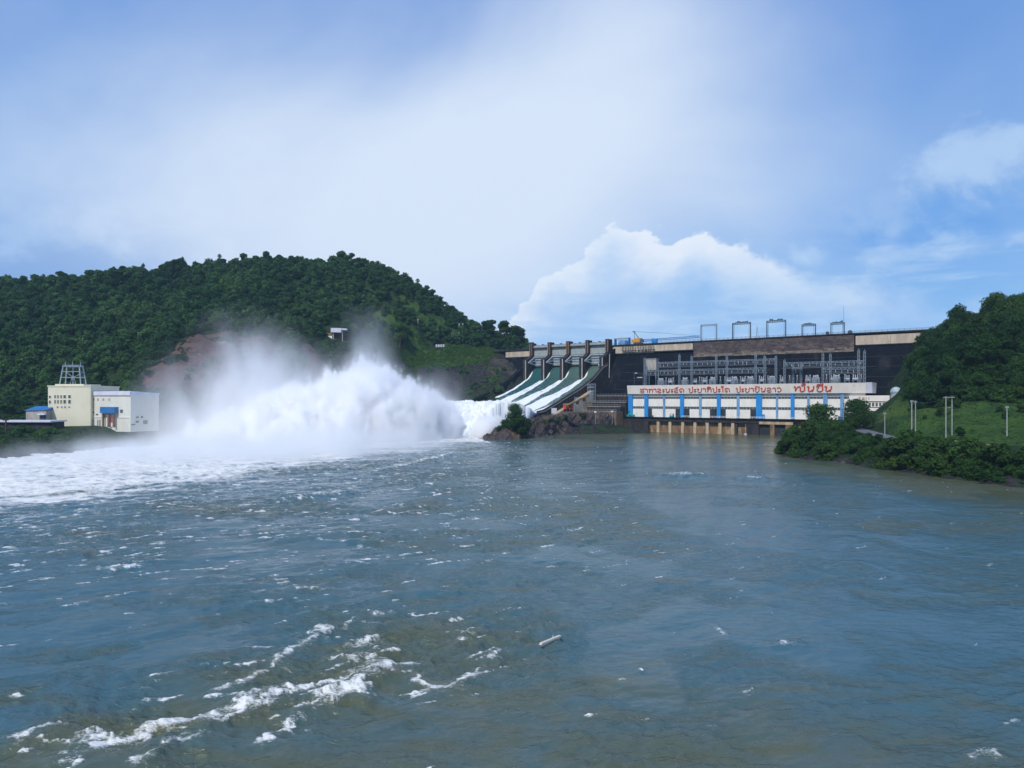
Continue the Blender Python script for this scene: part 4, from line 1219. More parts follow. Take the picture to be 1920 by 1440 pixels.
def build_deck_things():
    z = 9.72
    # teal skip at the left end
    u = U(1183, 45.4)
    t_ = fthing('skip', 'bright teal skip at the left corner of the powerhouse deck', 'skip', u, 45.6, z)
    MB().prism_x([(-.7, .25), (.7, .25), (.95, 1.7), (-.95, 1.7)], -2.6, 2.6).build('hopper', 'teal_paint', t_)
    q = MB(); q.prism_y([(-1.6, 1.72), (1.6, 1.72), (.9, 3.0), (-.9, 3.0)], -.8, .8); q.build('lid', 'teal_paint', t_)
    q = MB()
    for s in (-1.8, 1.8): q.box(s - .3, s + .3, -.7, .7, 0, .24)
    q.build('skid', 'steel_dark', t_)
    u = U(1259, 45.6)
    t_ = fthing('forklift', 'small dark teal forklift parked before the white wall panel on the deck', 'forklift', u, 45.4, z)
    MB().prism_y([(-1.3, .4), (1.2, .4), (1.2, 1.1), (.5, 1.3), (-1.3, 1.5)], -.55, .55).build('body', 'teal_paint', t_)
    q = MB()
    for x in (-.9, .9):
        for y in (-.55, .55): q.bar((x, y, 1.3), (x * .8, y, 2.5), .14)
    q.box(-.85, .85, -.65, .65, 2.5, 2.62); q.build('roll_cage', 'steel_dark', t_)
    MB().box(1.25, 1.4, -.5, .5, .2, 2.6).build('mast', 'steel_dark', t_)
    for x in (-.85, .85):
        q = MB(); q.cyl((x, -.66, .36), (x, .66, .36), .36, n=12); q.build('wheel', 'tyre', t_)
    for px, lb in ((1223, 'dark squat oil drum on the deck left of the other drum'), (1271, 'dark oil drum on the deck below the fourth blue pilaster')):
        u = U(px, 45.5)
        t_ = fthing('oil_drum', lb, 'drum', u, 45.4, z, 'oil drums on the powerhouse deck')
        MB().lathe((0, 0, 0), [(.75, 0), (.8, .1), (.74, .6), (.8, .65), (.74, .7), (.74, 1.3), (.8, 1.4), (.7, 1.42)], 12).build('barrel', 'steel_dark', t_)
        MB().lathe((.3, 0, 1.42), [(.12, 0), (.12, .08)], 8).build('cap', 'steel', t_)
    # thin gauge mast at the waterline
    u = U(1398, 47.2)
    t_ = fthing('gauge_post', 'slim white gauge post standing in the water before the powerhouse', 'gauge post', u, 47.4, -2)
    MB().cyl((0, 0, 0), (0, 0, 8.6), .16, .12).build('post', 'pole_concrete', t_)
    MB().lathe((0, 0, 0), [(.7, 1.2), (1.0, 2.2), (.5, 2.9), (.16, 3.0)], 10).build('float', 'porcelain', t_)
build_deck_things()

# ------------------------------------------------------------------ switchyard on the roof
def build_switchyard():
    ROOF = 31.12
    def gantry(cols, beams, label, d=32.0):
        u0 = U(cols[0][0], d)
        g = fthing('switchyard_gantry', label, 'steel gantry', u0, d, ROOF, 'steel gantries of the roof switchyard')
        def X(px, dd=d): return U(px, dd) - u0
        for px, ptop in cols:
            u = U(px, d); h = ZF(ptop, u, d) - ROOF
            q = MB(); lattice(q, (u - u0, 0, 0), (u - u0, 0, h), .95, .26, max(4, int(h / 2)))
            q.bar((u - u0, 0, h - .2), (u - u0, 0, h + 1.0), .22)
            q.build('column', 'gantry_steel', g)
        for p0, p1, py in beams:
            a, b = U(p0, d), U(p1, d); z = ZF(py, (a + b) / 2, d) - ROOF
            q = MB(); lattice(q, (a - u0, 0, z), (b - u0, 0, z), .95, .28, max(4, int((b - a) / 2.2))); q.build('beam', 'gantry_steel', g)
            rs = random.Random(int(p0))
            k = a + 1.5
            while k < b - 1:
                ln = rs.uniform(1.2, 2.4); q = MB(); q.lathe((k - u0, rs.uniform(-.4, .4), z - .5 - ln), [(.08, 0), (.26, .15), (.1, ln * .3), (.26, ln * .45), (.1, ln * .6), (.26, ln * .75), (.08, ln)], 6); q.build('insulator_string', 'porcelain', g)
                k += rs.uniform(2.2, 4.2)
            q = MB()
            for yy, zz in ((-1.1, -1.6), (.2, -2.4), (1.3, -3.0)): q.bar((a - u0, yy, z + zz), (b - u0, yy, z + zz + .2), .13)
            q.build('bus_bar', 'steel', g)
    gantry([(1209, 672), (1274, 666), (1297, 668), (1343, 665), (1363, 668), (1417, 664), (1434, 668), (1455, 668)],
           [(1234, 1455, 677.5), (1209, 1438, 693.5)], 'left steel gantry with eight lattice columns on the powerhouse roof')
    gantry([(1471, 676), (1543, 662), (1557, 664), (1610, 656), (1621, 658)], [(1471, 1620, 679.5), (1543, 1621, 691)], 'right steel gantry with five lattice columns on the powerhouse roof')
    gantry([(1487, 684), (1502, 683)], [(1487, 1502, 691)], 'low narrow two-column gantry between the two larger ones on the roof', 27.0)
    # pale cabin
    d = 24.0
    a, b = U(1214, d), U(1233, d)
    c = fthing('equipment_cabin', 'pale box-shaped cabin raised behind the left end of the switchyard', 'cabin', (a + b) / 2, d, ROOF)
    h0 = ZF(694, a, d) - ROOF; h1_ = ZF(674, a, d) - ROOF
    w = (b - a) / 2
    MB().box(-w, w, -2.4, 2.4, h0, h1_).build('walls', 'pale_concrete', c)
    MB().box(-w - .3, w + .3, -2.7, 2.7, h1_ + .02, h1_ + .4).build('roof', 'panel_grey', c)
    q = MB()
    for x in (-w + .4, w - .4):
        for y in (-2, 2): q.bar((x, y, 0), (x, y, h0), .4)
    q.build('support_leg', 'steel', c)
    # equipment: insulator posts, breakers, transformers
    def insulator():
        t_ = thing('insulator_post', 'white ribbed insulator post on a grey stand in the roof switchyard', 'insulator', group='insulator posts of the roof switchyard')
        q = MB(); q.bar((-.35, 0, 0), (-.35, 0, 2.4), .18); q.bar((.35, 0, 0), (.35, 0, 2.4), .18); q.box(-.6, .6, -.3, .3, 2.4, 2.6); q.build('stand', 'steel', t_)
        prof = [(.18, 2.6)]
        for k in range(5):
            z = 2.7 + k * .42; prof += [(.2, z), (.46, z + .08), (.2, z + .2)]
        prof += [(.18, 4.9)]
        MB().lathe((0, 0, 0), prof, 8).build('porcelain', 'porcelain', t_)
        MB().box(-.5, .5, -.2, .2, 4.92, 5.15).build('terminal', 'steel_pale', t_)
        return t_
    def breaker():
        t_ = thing('circuit_breaker', 'grey tank circuit breaker with three white bushings in the roof switchyard', 'circuit breaker', group='circuit breakers of the roof switchyard')
        q = MB()
        for x in (-1.2, 1.2):
            for y in (-.5, .5): q.bar((x, y, 0), (x, y, 1.6), .2)
        q.box(-1.6, 1.6, -.6, .6, 1.6, 1.8); q.build('frame', 'steel', t_)
        q = MB(); q.cyl((-1.5, 0, 2.4), (1.5, 0, 2.4), .6, n=10); q.build('tank', 'steel_pale', t_)
        for x in (-1.1, 0, 1.1):
            q = MB(); q.lathe((x, 0, 2.9), [(.25, 0), (.42, .3), (.22, .45), (.4, .75), (.2, .9), (.38, 1.2), (.18, 1.4), (.18, 2.0)], 8); q.build('bushing', 'porcelain', t_)
        return t_
    def transformer():
        t_ = thing('transformer', 'dark blue-grey finned transformer on the powerhouse roof', 'transformer', group='transformers of the roof switchyard')
        MB().box(-2.2, 2.2, -1.3, 1.3, .3, 3.6).build('tank', 'steel', t_)
        q = MB()
        for i in range(9): q.box(-2.0 + i * .48, -1.85 + i * .48, -1.9, -1.32, .6, 3.2)
        tag(q.build('cooling_fins', 'steel', t_), kind='stuff')
        MB().cyl((-1.6, .4, 4.4), (1.2, .4, 4.4), .45, n=10).build('conservator', 'steel_pale', t_)
        for x in (-1.3, 0, 1.3):
            q = MB(); q.lathe((x, -.5, 3.6), [(.25, 0), (.45, .3), (.22, .45), (.42, .75), (.2, .9), (.18, 1.5)], 8); q.build('bushing', 'porcelain', t_)
        q = MB()
        q.box(-2.0, 2.0, -1, 1, 0, .29); q.build('plinth', 'stained_concrete', t_)
        return t_
    def spread(proto, places):
        first = True
        for px, d in places:
            if first: o = proto; first = False
            else:
                o = proto.copy(); COL.objects.link(o)
                for ch in list(proto.children):
                    c2 = ch.copy(); COL.objects.link(c2); c2.parent = o
            o.location = PW(U(px, d), d, ROOF); o.rotation_euler = (0, 0, FR)
    rr = random.Random(4)
    spread(insulator(), [(p + rr.uniform(-2, 2), rr.choice((41.5, 38, 36))) for p in (1250, 1262, 1283, 1290, 1310, 1317, 1326, 1333, 1352, 1358, 1372, 1380, 1388, 1396, 1404, 1411, 1424, 1441, 1449, 1462, 1479, 1494, 1511, 1520, 1532, 1550, 1565, 1575, 1584, 1600, 1615)])
    spread(breaker(), [(p, rr.choice((37, 35, 29))) for p in (1257, 1303, 1322, 1367, 1392, 1428, 1467, 1515, 1563, 1588, 1604)])
    spread(transformer(), [(p, 33.8) for p in (1240, 1285, 1337, 1378, 1408, 1448, 1530, 1568)])
    # left lightweight platforms beside the cabin
    d = 34
    u = U(1198, d)
    t_ = fthing('lamp_bracket', 'grey frame with white floodlights at the left end of the powerhouse roof', 'floodlight frame', u, d, ROOF)
    q = MB()
    for x in (-3.5, 3.0): q.bar((x, 0, 0), (x, 0, 8.5), .25)
    for z in (5.2, 8.4): q.bar((-4.5, 0, z), (4.0, 0, z), .25)
    q.build('frame', 'steel_dark', t_)
    for x, z in ((-2.2, 8.8), (1.6, 5.7), (-.4, 5.7)):
        q = MB(); q.prism_y([(x - .9, z - .25), (x + .9, z - .25), (x + .6, z + .35), (x - .6, z + .35)], -.5, .5); q.build('floodlight', 'porcelain', t_)
build_switchyard()

# ------------------------------------------------------------------ things on the crest
def build_crest():
    portals = [(1313.5, 1344.5, 609, 'crest'), (1373, 1408, 606, 'a'), (1437, 1474, 602, 'b'), (1503, 1530, 609, 'c'), (1557, 1584, 606, 'd')]
    labels = ['leftmost pale line portal on the dam crest, with a bare beam', 'second portal from the left on the dam crest, just left of the short mast', 'tallest and widest line portal on the dam crest, over the middle of the block wall',
              'low narrow portal on the dam crest, right of the tallest one', 'rightmost line portal on the dam crest, beside the thin antenna mast']
    d = -7.0
    for i, (p0, p1, pt, _) in enumerate(portals):
        a, b = U(p0, d), U(p1, d); um = (a + b) / 2
        g = fthing('line_portal', labels[i], 'line portal', um, d, CREST, 'line portals on the dam crest')
        h = ZF(pt, um, d) - CREST; w = (b - a) / 2
        for s in (-1, 1):
            q = MB()
            for y in (-.9, .9): q.bar((s * (w - .3), y, 0), (s * (w - .3), y * .6, h), .34)
            for y in range(6):
                z0, z1 = h * y / 6, h * (y + 1) / 6
                q.bar((s * (w - .3), .85 if y % 2 else -.85, z0), (s * (w - .3), -.8 if y % 2 else .8, z1), .14)
            q.bar((s * (w - 1.3), 0, 0), (s * (w - 1.3), 0, h), .16)
            q.build('post', 'portal_steel' if i else 'steel', g)
        q = MB(); lattice(q, (-w, 0, h - .2), (w, 0, h - .2), 1.0, .3, 8); q.build('beam', 'portal_steel' if i else 'steel', g)
        if i:
            q = MB(); r_ = random.Random(i)
            for k in range(7):
                x = -w * .6 + w * 1.2 * k / 6; q.box(x - .45, x + .45, -.5, .5, h + .32, h + .7 + r_.random() * 1.0)
            q.build('disconnector', 'portal_steel', g)
    for px, pt, lb, wd in ((1581, 574, 'very thin tall antenna mast next to the rightmost portal on the crest', .30), (1418.5, 610, 'short pointed mast on the crest between the second and third portals', .4)):
        u = U(px, d); h = ZF(pt, u, d) - CREST
        g = fthing('mast', lb, 'mast', u, d - 1.5, CREST)
        q = MB()
        if wd > .35:
            for k in range(3):
                t = 2.1 * k; q.bar((math.cos(t) * 1.1, math.sin(t) * 1.1, 0), (0, 0, h), .16)
            for z in (.25, .5, .75): q.bar((-.9 * (1 - z), 0, h * z), (.9 * (1 - z), 0, h * z), .14)
        else: q.cyl((0, 0, 0), (0, 0, h), .2, .08)
        q.build('pole', 'steel', g)
        q = MB(); q.box(-.6, .6, -.6, .6, 0, .35); q.build('plinth', 'stained_concrete', g)
    for px, lb in ((1551.5, 'small dark gate motor box on the crest left of the rightmost portal'), (1594, 'larger dark gate motor box on the crest right of the rightmost portal')):
        u = U(px, -1.0)
        g = fthing('motor_box', lb, 'motor box', u, -1.0, CREST, 'motor boxes on the crest')
        w = .9 if px < 1590 else 1.2
        q = MB(); q.prism_y([(-w, .4), (w, .4), (w, 1.6), (w * .5, 2.1), (-w * .5, 2.1), (-w, 1.6)], -.9, .9); q.build('casing', 'steel_dark', g)
        q = MB(); q.box(-w * .7, w * .7, -.7, .7, 0, .38); q.build('base', 'stained_concrete', g)
    # yellow crawler crane, jib laid almost flat along the crest
    d = -1.2
    u = U(1197, d)
    g = fthing('crawler_crane', 'yellow crawler crane on the dam crest with its long jib lowered to the right', 'crane', u, d, CREST)
    for y in (-1.7, 1.7):
        q = MB(); q.prism_y([(-3.2, .3), (-2.6, 0), (2.6, 0), (3.2, .3), (3.2, .9), (2.6, 1.2), (-2.6, 1.2), (-3.2, .9)], y - .5, y + .5); q.build('track', 'steel_dark', g)
    MB().box(-1.2, 1.2, -1.15, 1.15, .7, 1.35).build('turntable', 'steel_dark', g)
    MB().prism_y([(-4.2, 1.4), (4.0, 1.4), (4.0, 3.4), (2.4, 4.4), (-2.4, 4.4), (-4.2, 3.2)], -1.5, 1.5).build('house', 'yellow_paint', g)
    MB().prism_y([(2.2, 1.5), (4.9, 1.5), (4.9, 3.2), (4.1, 4.0), (2.2, 4.0)], -2.6, -1.55).build('cab', 'glass_dark', g)
    MB().box(-5.2, -4.22, -1.4, 1.4, 1.5, 3.6).build('counterweight', 'yellow_paint', g)
    q = MB(); q.bar((.5, 0, 4.3), (-3.6, 0, 9.6), .4); q.bar((-3.0, 0, 4.0), (-3.6, 0, 9.6), .25); q.bar((-4.6, 0, 9.7), (-2.6, 0, 9.5), .6); q.build('gantry_mast', 'steel_dark', g)
    L = U(1312, d) - u
    q = MB(); lattice(q, (3.0, 0, 2.6), (L, 0, 3.2), 1.2, .24, 22); q.build('jib', 'blue_roof', g)
    q = MB()
    for y in (-.35, .35): q.bar((-3.6, y, 9.6), (17, y, 7.6), .13); q.bar((17, y, 7.6), (L - 1, y, 3.8), .10)
    q.build('stay_cable', 'steel_dark', g)
    u = U(1227, d)
    g = fthing('generator', 'blue generator box on the crest right of the yellow crane', 'generator', u, -2.9 + 1.4, CREST)
    MB().box(-2.1, 2.1, -1.0, 1.0, .5, 3.3).build('casing', 'blue_paint', g)
    q = MB(); q.cyl((-1.2, 0, 3.3), (-1.2, 0, 4.2), .16); q.build('exhaust', 'steel_dark', g)
    q = MB()
    for x in (-1.4, 1.4): q.box(x - .25, x + .25, -.9, .9, 0, .48)
    q.build('skid', 'steel_dark', g)
    # light blue gate frame left of the crane
    a, b = U(1154, d), U(1180, d)
    g = fthing('lifting_frame', 'light blue steel lifting frame on the crest between spillway and crane', 'lifting frame', (a + b) / 2, d, CREST)
    w = (b - a) / 2
    for s in (-w, w):
        q = MB(); q.bar((s, -.8, 0), (s, -.8, 5.0), .9); q.bar((s, .8, 0), (s, .8, 5.0), .9); q.build('post', 'blue_roof', g)
    MB().box(-w - .5, w + .5, -.9, .9, 4.4, 5.4).build('beam', 'steel', g)
    MB().box(-w * .55, w * .6, -.5, .5, .2, 3.8).build('gate_leaf', 'blue_faded', g)
    MB().box(w * .5, w * .5 + 2.4, -1.6, -.9, .2, 3.0).build('control_box', 'blue_roof', g)
build_crest()

# ------------------------------------------------------------------ works between spillway and powerhouse
def build_works():
    def at(px, py, Y): 
        x, y, z = W(px, py, Y); return x, y, z
    x, y, z = at(1065, 768, 432)
    g = thing('site_cabin', 'red site cabin on the rocky ground beside the spillway chute', 'cabin', (x, y, z), FR)
    MB().box(-2.6, 2.6, -1.4, 1.4, .3, 3.0).build('walls', 'red_paint', g)
    MB().prism_x([(-1.7, 3.02), (1.7, 3.02), (1.5, 3.35), (0, 3.8), (-1.5, 3.35)], -2.9, 2.9).build('roof', 'rust_concrete', g)
    MB().box(-.6, .5, -1.47, -1.41, .4, 2.4).build('door', 'opening', g)
    q = MB()
    for s in (-2.2, 0, 2.2): q.box(s - .25, s + .25, -1.2, 1.2, -1.2, .28)
    q.build('footing', 'stained_concrete', g)
    x, y, z = at(1039, 777, 425)
    g = thing('notice_board', 'plain white board standing on the rocks below the chute wall', 'board', (x, y, z), FR)
    MB().box(-1.9, 1.9, -.08, .08, .6, 3.9).build('panel', 'porcelain', g)
    for s in (-1.5, 1.5):
        q = MB(); q.bar((s, .14, -1.2), (s, .14, 3.8), .14); q.build('post', 'steel', g)
    # terraces / retaining walls and grey stair of the construction yard
    yard = thing('yard_terraces', 'stepped concrete terraces with rails between the chute and the powerhouse', 'terraces', PW(14, 40, 0), FR)
    def L(u, d, z): return (u - 14, -(d - 40), z)
    rr = random.Random(9)
    for d0, d1, u0, u1, z in ((28, 36, 1, 30, 24), (36, 42, 0, 27, 19.5), (42, 49, 0, 26, 16.5), (49, 57, 0, 27, 13.5), (57, 64, 2, 24, 10.5)):
        q = MB(); q.box(u0 - 14, u1 - 14, -(d1 - 40), -(d0 - 40) + 2, -3, z); q.build('terrace', 'stained_concrete' if rr.random() < .6 else 'brown_site', yard)
        q = MB(); q.box(u0 - 14, u1 - 14, -(d1 - 40) - .2, -(d1 - 40) + .25, z + .02, z + .35); q.build('coping', 'pale_concrete', yard)
        q = MB(); n = 12
        for i in range(n + 1):
            u = u0 + (u1 - u0) * i / n; q.bar((u - 14, -(d1 - 40) + .1, z + .35), (u - 14, -(d1 - 40) + .1, z + 1.5), .12)
        q.bar((u0 - 14, -(d1 - 40) + .1, z + 1.45), (u1 - 14, -(d1 - 40) + .1, z + 1.45), .12); q.build('rail', 'steel', yard)
    q = MB(); q.bar(L(27, 38, 21.5), L(33, 47, 9.6), 2.2, .6); q.build('ramp', 'stained_concrete', yard)
    # pipes and frames
    for k, (px, py, Y, lb) in enumerate(((1109, 736, 455, 'grey scaffold tower on the top terrace beside the chute'), (1085, 752, 447, 'low grey scaffold tower left of the taller one on the terraces'))):
        x, y, z = at(px, py, Y)
        g = thing('scaffold_tower', lb, 'scaffold', (x, y, z - 3), FR, 'scaffold towers on the terraces')
        H = 9 if k == 0 else 5.5
        q = MB()
        for sx in (-2.4, 0, 2.4):
            for sy in (-1, 1): q.bar((sx, sy, -3), (sx, sy, H), .2)
        q.build('upright', 'steel', g)
        q = MB(); 
        for lv in range(4):
            zz = H * (lv + .8) / 4
            for sy in (-1, 1): q.bar((-2.4, sy, zz), (2.4, sy, zz), .15); q.bar((-2.4, sy, zz), (0, sy, zz - H / 4), .12)
        q.build('ledger', 'steel', g)
        MB().box(-2.5, 2.5, -1.1, 1.1, H * .7, H * .7 + .15).build('platform', 'wood_pale', g)
    q = None
    for px, py, Y, lb in ((1116.5, 772.5, 430, 'left white floodlight on a post above the rocky bank'), (1148, 771.5, 437, 'right white floodlight on a post near the powerhouse corner')):
        x, y, z = at(px, py, Y)
        g = thing('floodlight', lb, 'floodlight', (x, y, z - 4), FR, 'floodlights above the rocky bank')
        MB().cyl((0, 0, -4), (0, 0, 3.6), .12).build('post', 'steel', g)
        MB().prism_x([(-.5, 3.5), (.35, 3.4), (.45, 4.4), (-.35, 4.6)], -.65, .65).build('lamp_head', 'porcelain', g)
        MB().box(-.5, .5, -.5, .5, -4.2, -3.6).build('base', 'stained_concrete', g)
    # leaning poles / pipes on rock
    for k, (p, q_, lb) in enumerate((((1062, 762, 428), (1103, 742, 436), 'rusty pipe lying up the slope behind the red cabin'),)):
        a = Vector(at(*p)); b = Vector(at(*q_))
        g = thing('pipe', lb, 'pipe', a, 0)
        MB().cyl((0, 0, .4), tuple(b - a + Vector((0, 0, .4))), .7, n=10).build('tube', 'rust_concrete', g)
        q = MB()
        for f in (.2, .5, .8):
            c = (b - a) * f; q.box(c.x - .8, c.x + .8, c.y - .4, c.y + .4, c.z - 2.2, c.z - .1)
        q.build('saddle', 'stained_concrete', g)
build_works()

# rocky bank beside the chute: fine rock sheet over the ground, plus boulders at the waterline
def build_rock_bank():
    us = np.linspace(-6, 36, 120); dd = np.linspace(56, 186, 270)
    Ug, Dg = np.meshgrid(us, dd, indexing='ij')
    prof = np.interp(Dg, [56, 64, 78, 95, 112, 130, 150, 165, 176, 186], [11, 11.5, 11.5, 11, 9.5, 9, 8, 6, 2, -5])
    kd = [56, 66, 90, 110, 130, 150, 170, 186]
    side = 1 - smooth(Ug, np.interp(Dg, kd, [24, 23, 8, 8, 10, 14, 15, 10]), np.interp(Dg, kd, [30, 29, 18, 18, 20, 25, 25, 18]))
    left = smooth(Ug, np.interp(Dg, kd, [-6.5, -6.5, -6.5, -6, -3, 1, 4, 6]), np.interp(Dg, kd, [-4, -4, -4, -3, 2, 6, 9, 10]))
    Z = -4 + (prof + 4) * np.minimum(side, left)
    rk = ridged(Ug / 5 + Dg / 9, Dg / 4.5 - Z / 6, 4, 300)
    Z += (rk - .55) * 4.2 * (Z > -2) + (fbm(Ug / 1.4, Dg / 1.4, 3, 310) - .5) * 1.6
    px = O[0] + Ug * UX[0] + Dg * DN[0]; py = O[1] + Ug * UX[1] + Dg * DN[1]
    px = px + (fbm(Ug / 4, Dg / 4 + Z / 3, 3, 320) - .5) * 3; py = py + (fbm(Ug / 4, Dg / 4 + Z / 3, 3, 330) - .5) * 3
    c = PW(6, 100)
    v = np.stack([px - c[0], py - c[1], Z], -1).reshape(-1, 3)
    M['bank_rock'] = mat('bank_rock', (.075, .057, .055), (.03, .025, .027), .95, .35, (1, 1, .5), .35, 1.1, col3=(.13, .095, .06), scale3=.13, lo3=.5, hi3=.66)
    me = np_mesh('rock_bank', v, grid_faces(len(us), len(dd))[:, ::-1], 'bank_rock', False)
    o = put(bpy.data.objects.new('rock_bank', me)); o.location = (c[0], c[1], 0)
    tag(o, 'rugged brown rock bank between the chute and the river', kind='structure')
build_rock_bank()

# ------------------------------------------------------------------ left bank buildings
def build_left_bank():
    C = W(245, 800, 322)
    base = (C[0], C[1], 8.6)
    g = thing('plant_building', 'cream plant building with a tall block and a long white-roofed hall on the left bank', 'plant building', base, 0)
    def X(px, Y): return WX(px, Y) - base[0]
    def Zc(py, Y): return CAM_Z + (HOR - py) / FPX * Y - base[2]
    y_c, y_l, y_r = 322.0, 333.0, 338.0
    # hall
    zt = Zc(733, y_c)
    A = (X(245, y_c), 0.0); B = (X(168, y_l) , y_l - y_c); Cc = (X(298, y_r), y_r - y_c)
    back = (Cc[0] - 14, Cc[1] + 22); back2 = (B[0] - 4, B[1] + 22)
    q = MB(); q.prism_z([B, A, Cc, back, back2], -2, zt - 2.0); q.build('hall', 'cream_pale', g)
    grow = lambda p, s: (p[0] + s * (1 if p[0] > -5 else -.3), p[1] - s * .8)
    zl, zr = Zc(734, y_l), Zc(737.5, y_r)
    n = MB()
    P = [(B[0], B[1] - .5), (A[0], A[1] - .6), (Cc[0] + .5, Cc[1] - .3), back, back2]
    hts = [zl, zt, zr, zr, zl]
    vs = [(x, y, zt - 2.05) for x, y in P] + [(x, y, h) for (x, y), h in zip(P, hts)]
    n._add(vs, [(0, 1, 6, 5), (1, 2, 7, 6), (2, 3, 8, 7), (3, 4, 9, 8), (4, 0, 5, 9), (5, 6, 7, 8, 9), (4, 3, 2, 1, 0)])
    n.build('roof_band', 'roof_white', g)
    # tall block
    yb = 330.0
    x0, x1 = X(90, yb), X(170, yb)
    ztb = Zc(725, yb)
    MB().box(x0, x1, yb - y_c, yb - y_c + 24, -2, ztb).build('tall_block', 'cream', g)
    MB().box(x0 - .25, x1 + .25, yb - y_c - .25, yb - y_c + 24.2, ztb + .02, ztb + .55).build('coping', 'cream', g)
    MB().box(X(98, yb), X(152, yb), yb - y_c + 2, yb - y_c + 16, ztb + .57, Zc(720, yb)).build('roof_room', 'cream', g)
    fy = yb - y_c
    def window(px0, px1, py0, py1, Y, yy, name='window', m='glass_dark', tilt=None):
        a, b = X(px0, Y), X(px1, Y); z0, z1 = Zc(py1, Y), Zc(py0, Y)
        f = MB(); f.box(a - .15, b + .15, yy - .12, yy + .1, z0 - .15, z0 - .01); f.box(a - .15, b + .15, yy - .12, yy + .1, z1 + .01, z1 + .15)
        f.box(a - .15, a - .01, yy - .12, yy + .1, z0, z1); f.box(b + .01, b + .15, yy - .12, yy + .1, z0, z1)
        w = f.build(name, 'cream', g)
        q = MB(); q.box(a, b, yy - .04, yy + .02, z0, z1); q.build('pane', m, w)
    for r0, r1 in ((741, 746.5), (750, 756.5)):
        for c in (103.5, 109.0, 114.8, 121.5, 130.5):
            wd = 2.6 if c < 118 else 4.6
            window(c - wd / 2, c + wd / 2, r0, r1, yb, fy - .02)
        window(92, 95.5, r0 + 1, r1, yb, fy - .02)
    for c in (108, 116, 122, 130): window(c - 1.3, c + 1.3, 762, 764.5, yb, fy - .02)
    # hall front features (front runs from B to A)
    fr_ang = math.atan2(A[1] - B[1], A[0] - B[0])
    def on_front(px):
        t = 0
        for _ in range(6):
            pass
        lo, hi = 0.0, 1.0
        for _ in range(30):
            t = (lo + hi) / 2
            x = B[0] + (A[0] - B[0]) * t + base[0]; y = B[1] + (A[1] - B[1]) * t + base[1]
            if 960 + x / y * FPX < px: lo = t
            else: hi = t
        return t
    Lf = math.hypot(A[0] - B[0], A[1] - B[1])
    ex = ((A[0] - B[0]) / Lf, (A[1] - B[1]) / Lf); nn = (ex[1], -ex[0])
    def FP(px, out):
        t = on_front(px); return (B[0] + (A[0] - B[0]) * t + nn[0] * out, B[1] + (A[1] - B[1]) * t + nn[1] * out)
    def slab(px0, px1, py0, py1, o0, o1, name, m, parent=g):
        Ym = base[1] + (FP(px0, 0)[1] + FP(px1, 0)[1]) / 2
        z0, z1 = Zc(py1, Ym), Zc(py0, Ym)
        q = MB(); q.prism_z([FP(px0, o1), FP(px1, o1), FP(px1, o0), FP(px0, o0)], z0, z1); return q.build(name, m, parent)
    slab(195.5, 222.5, 763, 774.5, .05, 2.2, 'canopy', 'blue_roof')
    for c in (198, 208, 218): slab(c - 1.2, c + 1.2, 774.6, 800, .9, 1.6, 'canopy_post', 'rust_concrete')
    d_ = slab(199.5, 218, 775, 800, .05, .3, 'door', 'white_wall')
    slab(206, 212, 782, 792, .32, .4, 'door_panel', 'red_paint', d_)
    for c in (176, 184, 194, 205): slab(c - 1.6, c + 1.6, 747, 751.5, .02, .12, 'window', 'pale_concrete')
    slab(225.5, 230.5, 768, 774, .02, .12, 'window', 'glass_dark')
    for c, r in ((165 + 4, 773), (173, 772), (180, 776)): slab(c, c + 4, r, r + 2.5, .02, .14, 'window', 'glass_dark')
    # plinth wall in front with little posts
    slab(170, 244, 781.5, 783, .03, .3, 'string_course', 'white_wall')
    for c in (171, 176, 184, 188): slab(c - .6, c + .6, 787, 799, .1, .4, 'upright_strip', 'steel')
    # side features on the right face
    def side(t, py0, py1, w):
        x = A[0] + (Cc[0] - A[0]) * t; y = A[1] + (Cc[1] - A[1]) * t; l = math.hypot(Cc[0] - A[0], Cc[1] - A[1]); sx, sy = (Cc[0] - A[0]) / l, (Cc[1] - A[1]) / l
        px_, py_ = sy, -sx
        Y = base[1] + y
        q = MB(); q.prism_z([(x - sx * w + px_ * .3, y - sy * w + py_ * .3), (x + sx * w + px_ * .3, y + sy * w + py_ * .3), (x + sx * w + px_ * .02, y + sy * w + py_ * .02), (x - sx * w + px_ * .02, y - sy * w + py_ * .02)], Zc(py1, Y), Zc(py0, Y))
        q.build('vent', 'glass_dark', g)
    for t, a, b, w in ((.22, 781, 783.5, .7), (.22, 789, 792.5, .7), (.38, 780, 784, .5), (.5, 788, 795, 1.2), (.08, 795, 797, .9)): side(t, a, b, w)
    # line terminal on the roof
    t0 = (X(137, yb + 8), yb + 8 - y_c, Zc(720, yb + 8))
    tw = thing('terminal_tower', 'pale lattice line terminal standing on the roof of the cream tall block', 'lattice tower', (base[0] + t0[0], base[1] + t0[1], base[2] + ztb + .57), 0)
    sc = (yb + 8) / FPX
    H = (727 - 690) * sc
    for sx in (-1, 1):
        for sy in (-1, 1):
            q = MB(); q.bar((sx * 20 * sc, sy * 2.2, 0), (sx * 15 * sc, sy * 1.4, H), .42); q.build('leg', 'steel', tw)
    q = MB()
    q.bar((0, 0, 0), (0, 0, H), .35)
    for k, z in enumerate((.42, .72)):
        w = 20 - 5 * z
        for sy in (-2.0 + .6 * z, 2.0 - .6 * z): q.bar((-w * sc, sy, H * z), (w * sc, sy, H * z), .3)
    q.bar((-17 * sc, 1.6, H * .72), (0, 0, H * .42), .25); q.bar((17 * sc, 1.6, H * .72), (0, 0, H * .42), .25)
    q.bar((0, 0, H * .6), (6 * sc, 0, 0), .25); q.bar((0, 0, H * .6), (-6 * sc, 0, 0), .25)
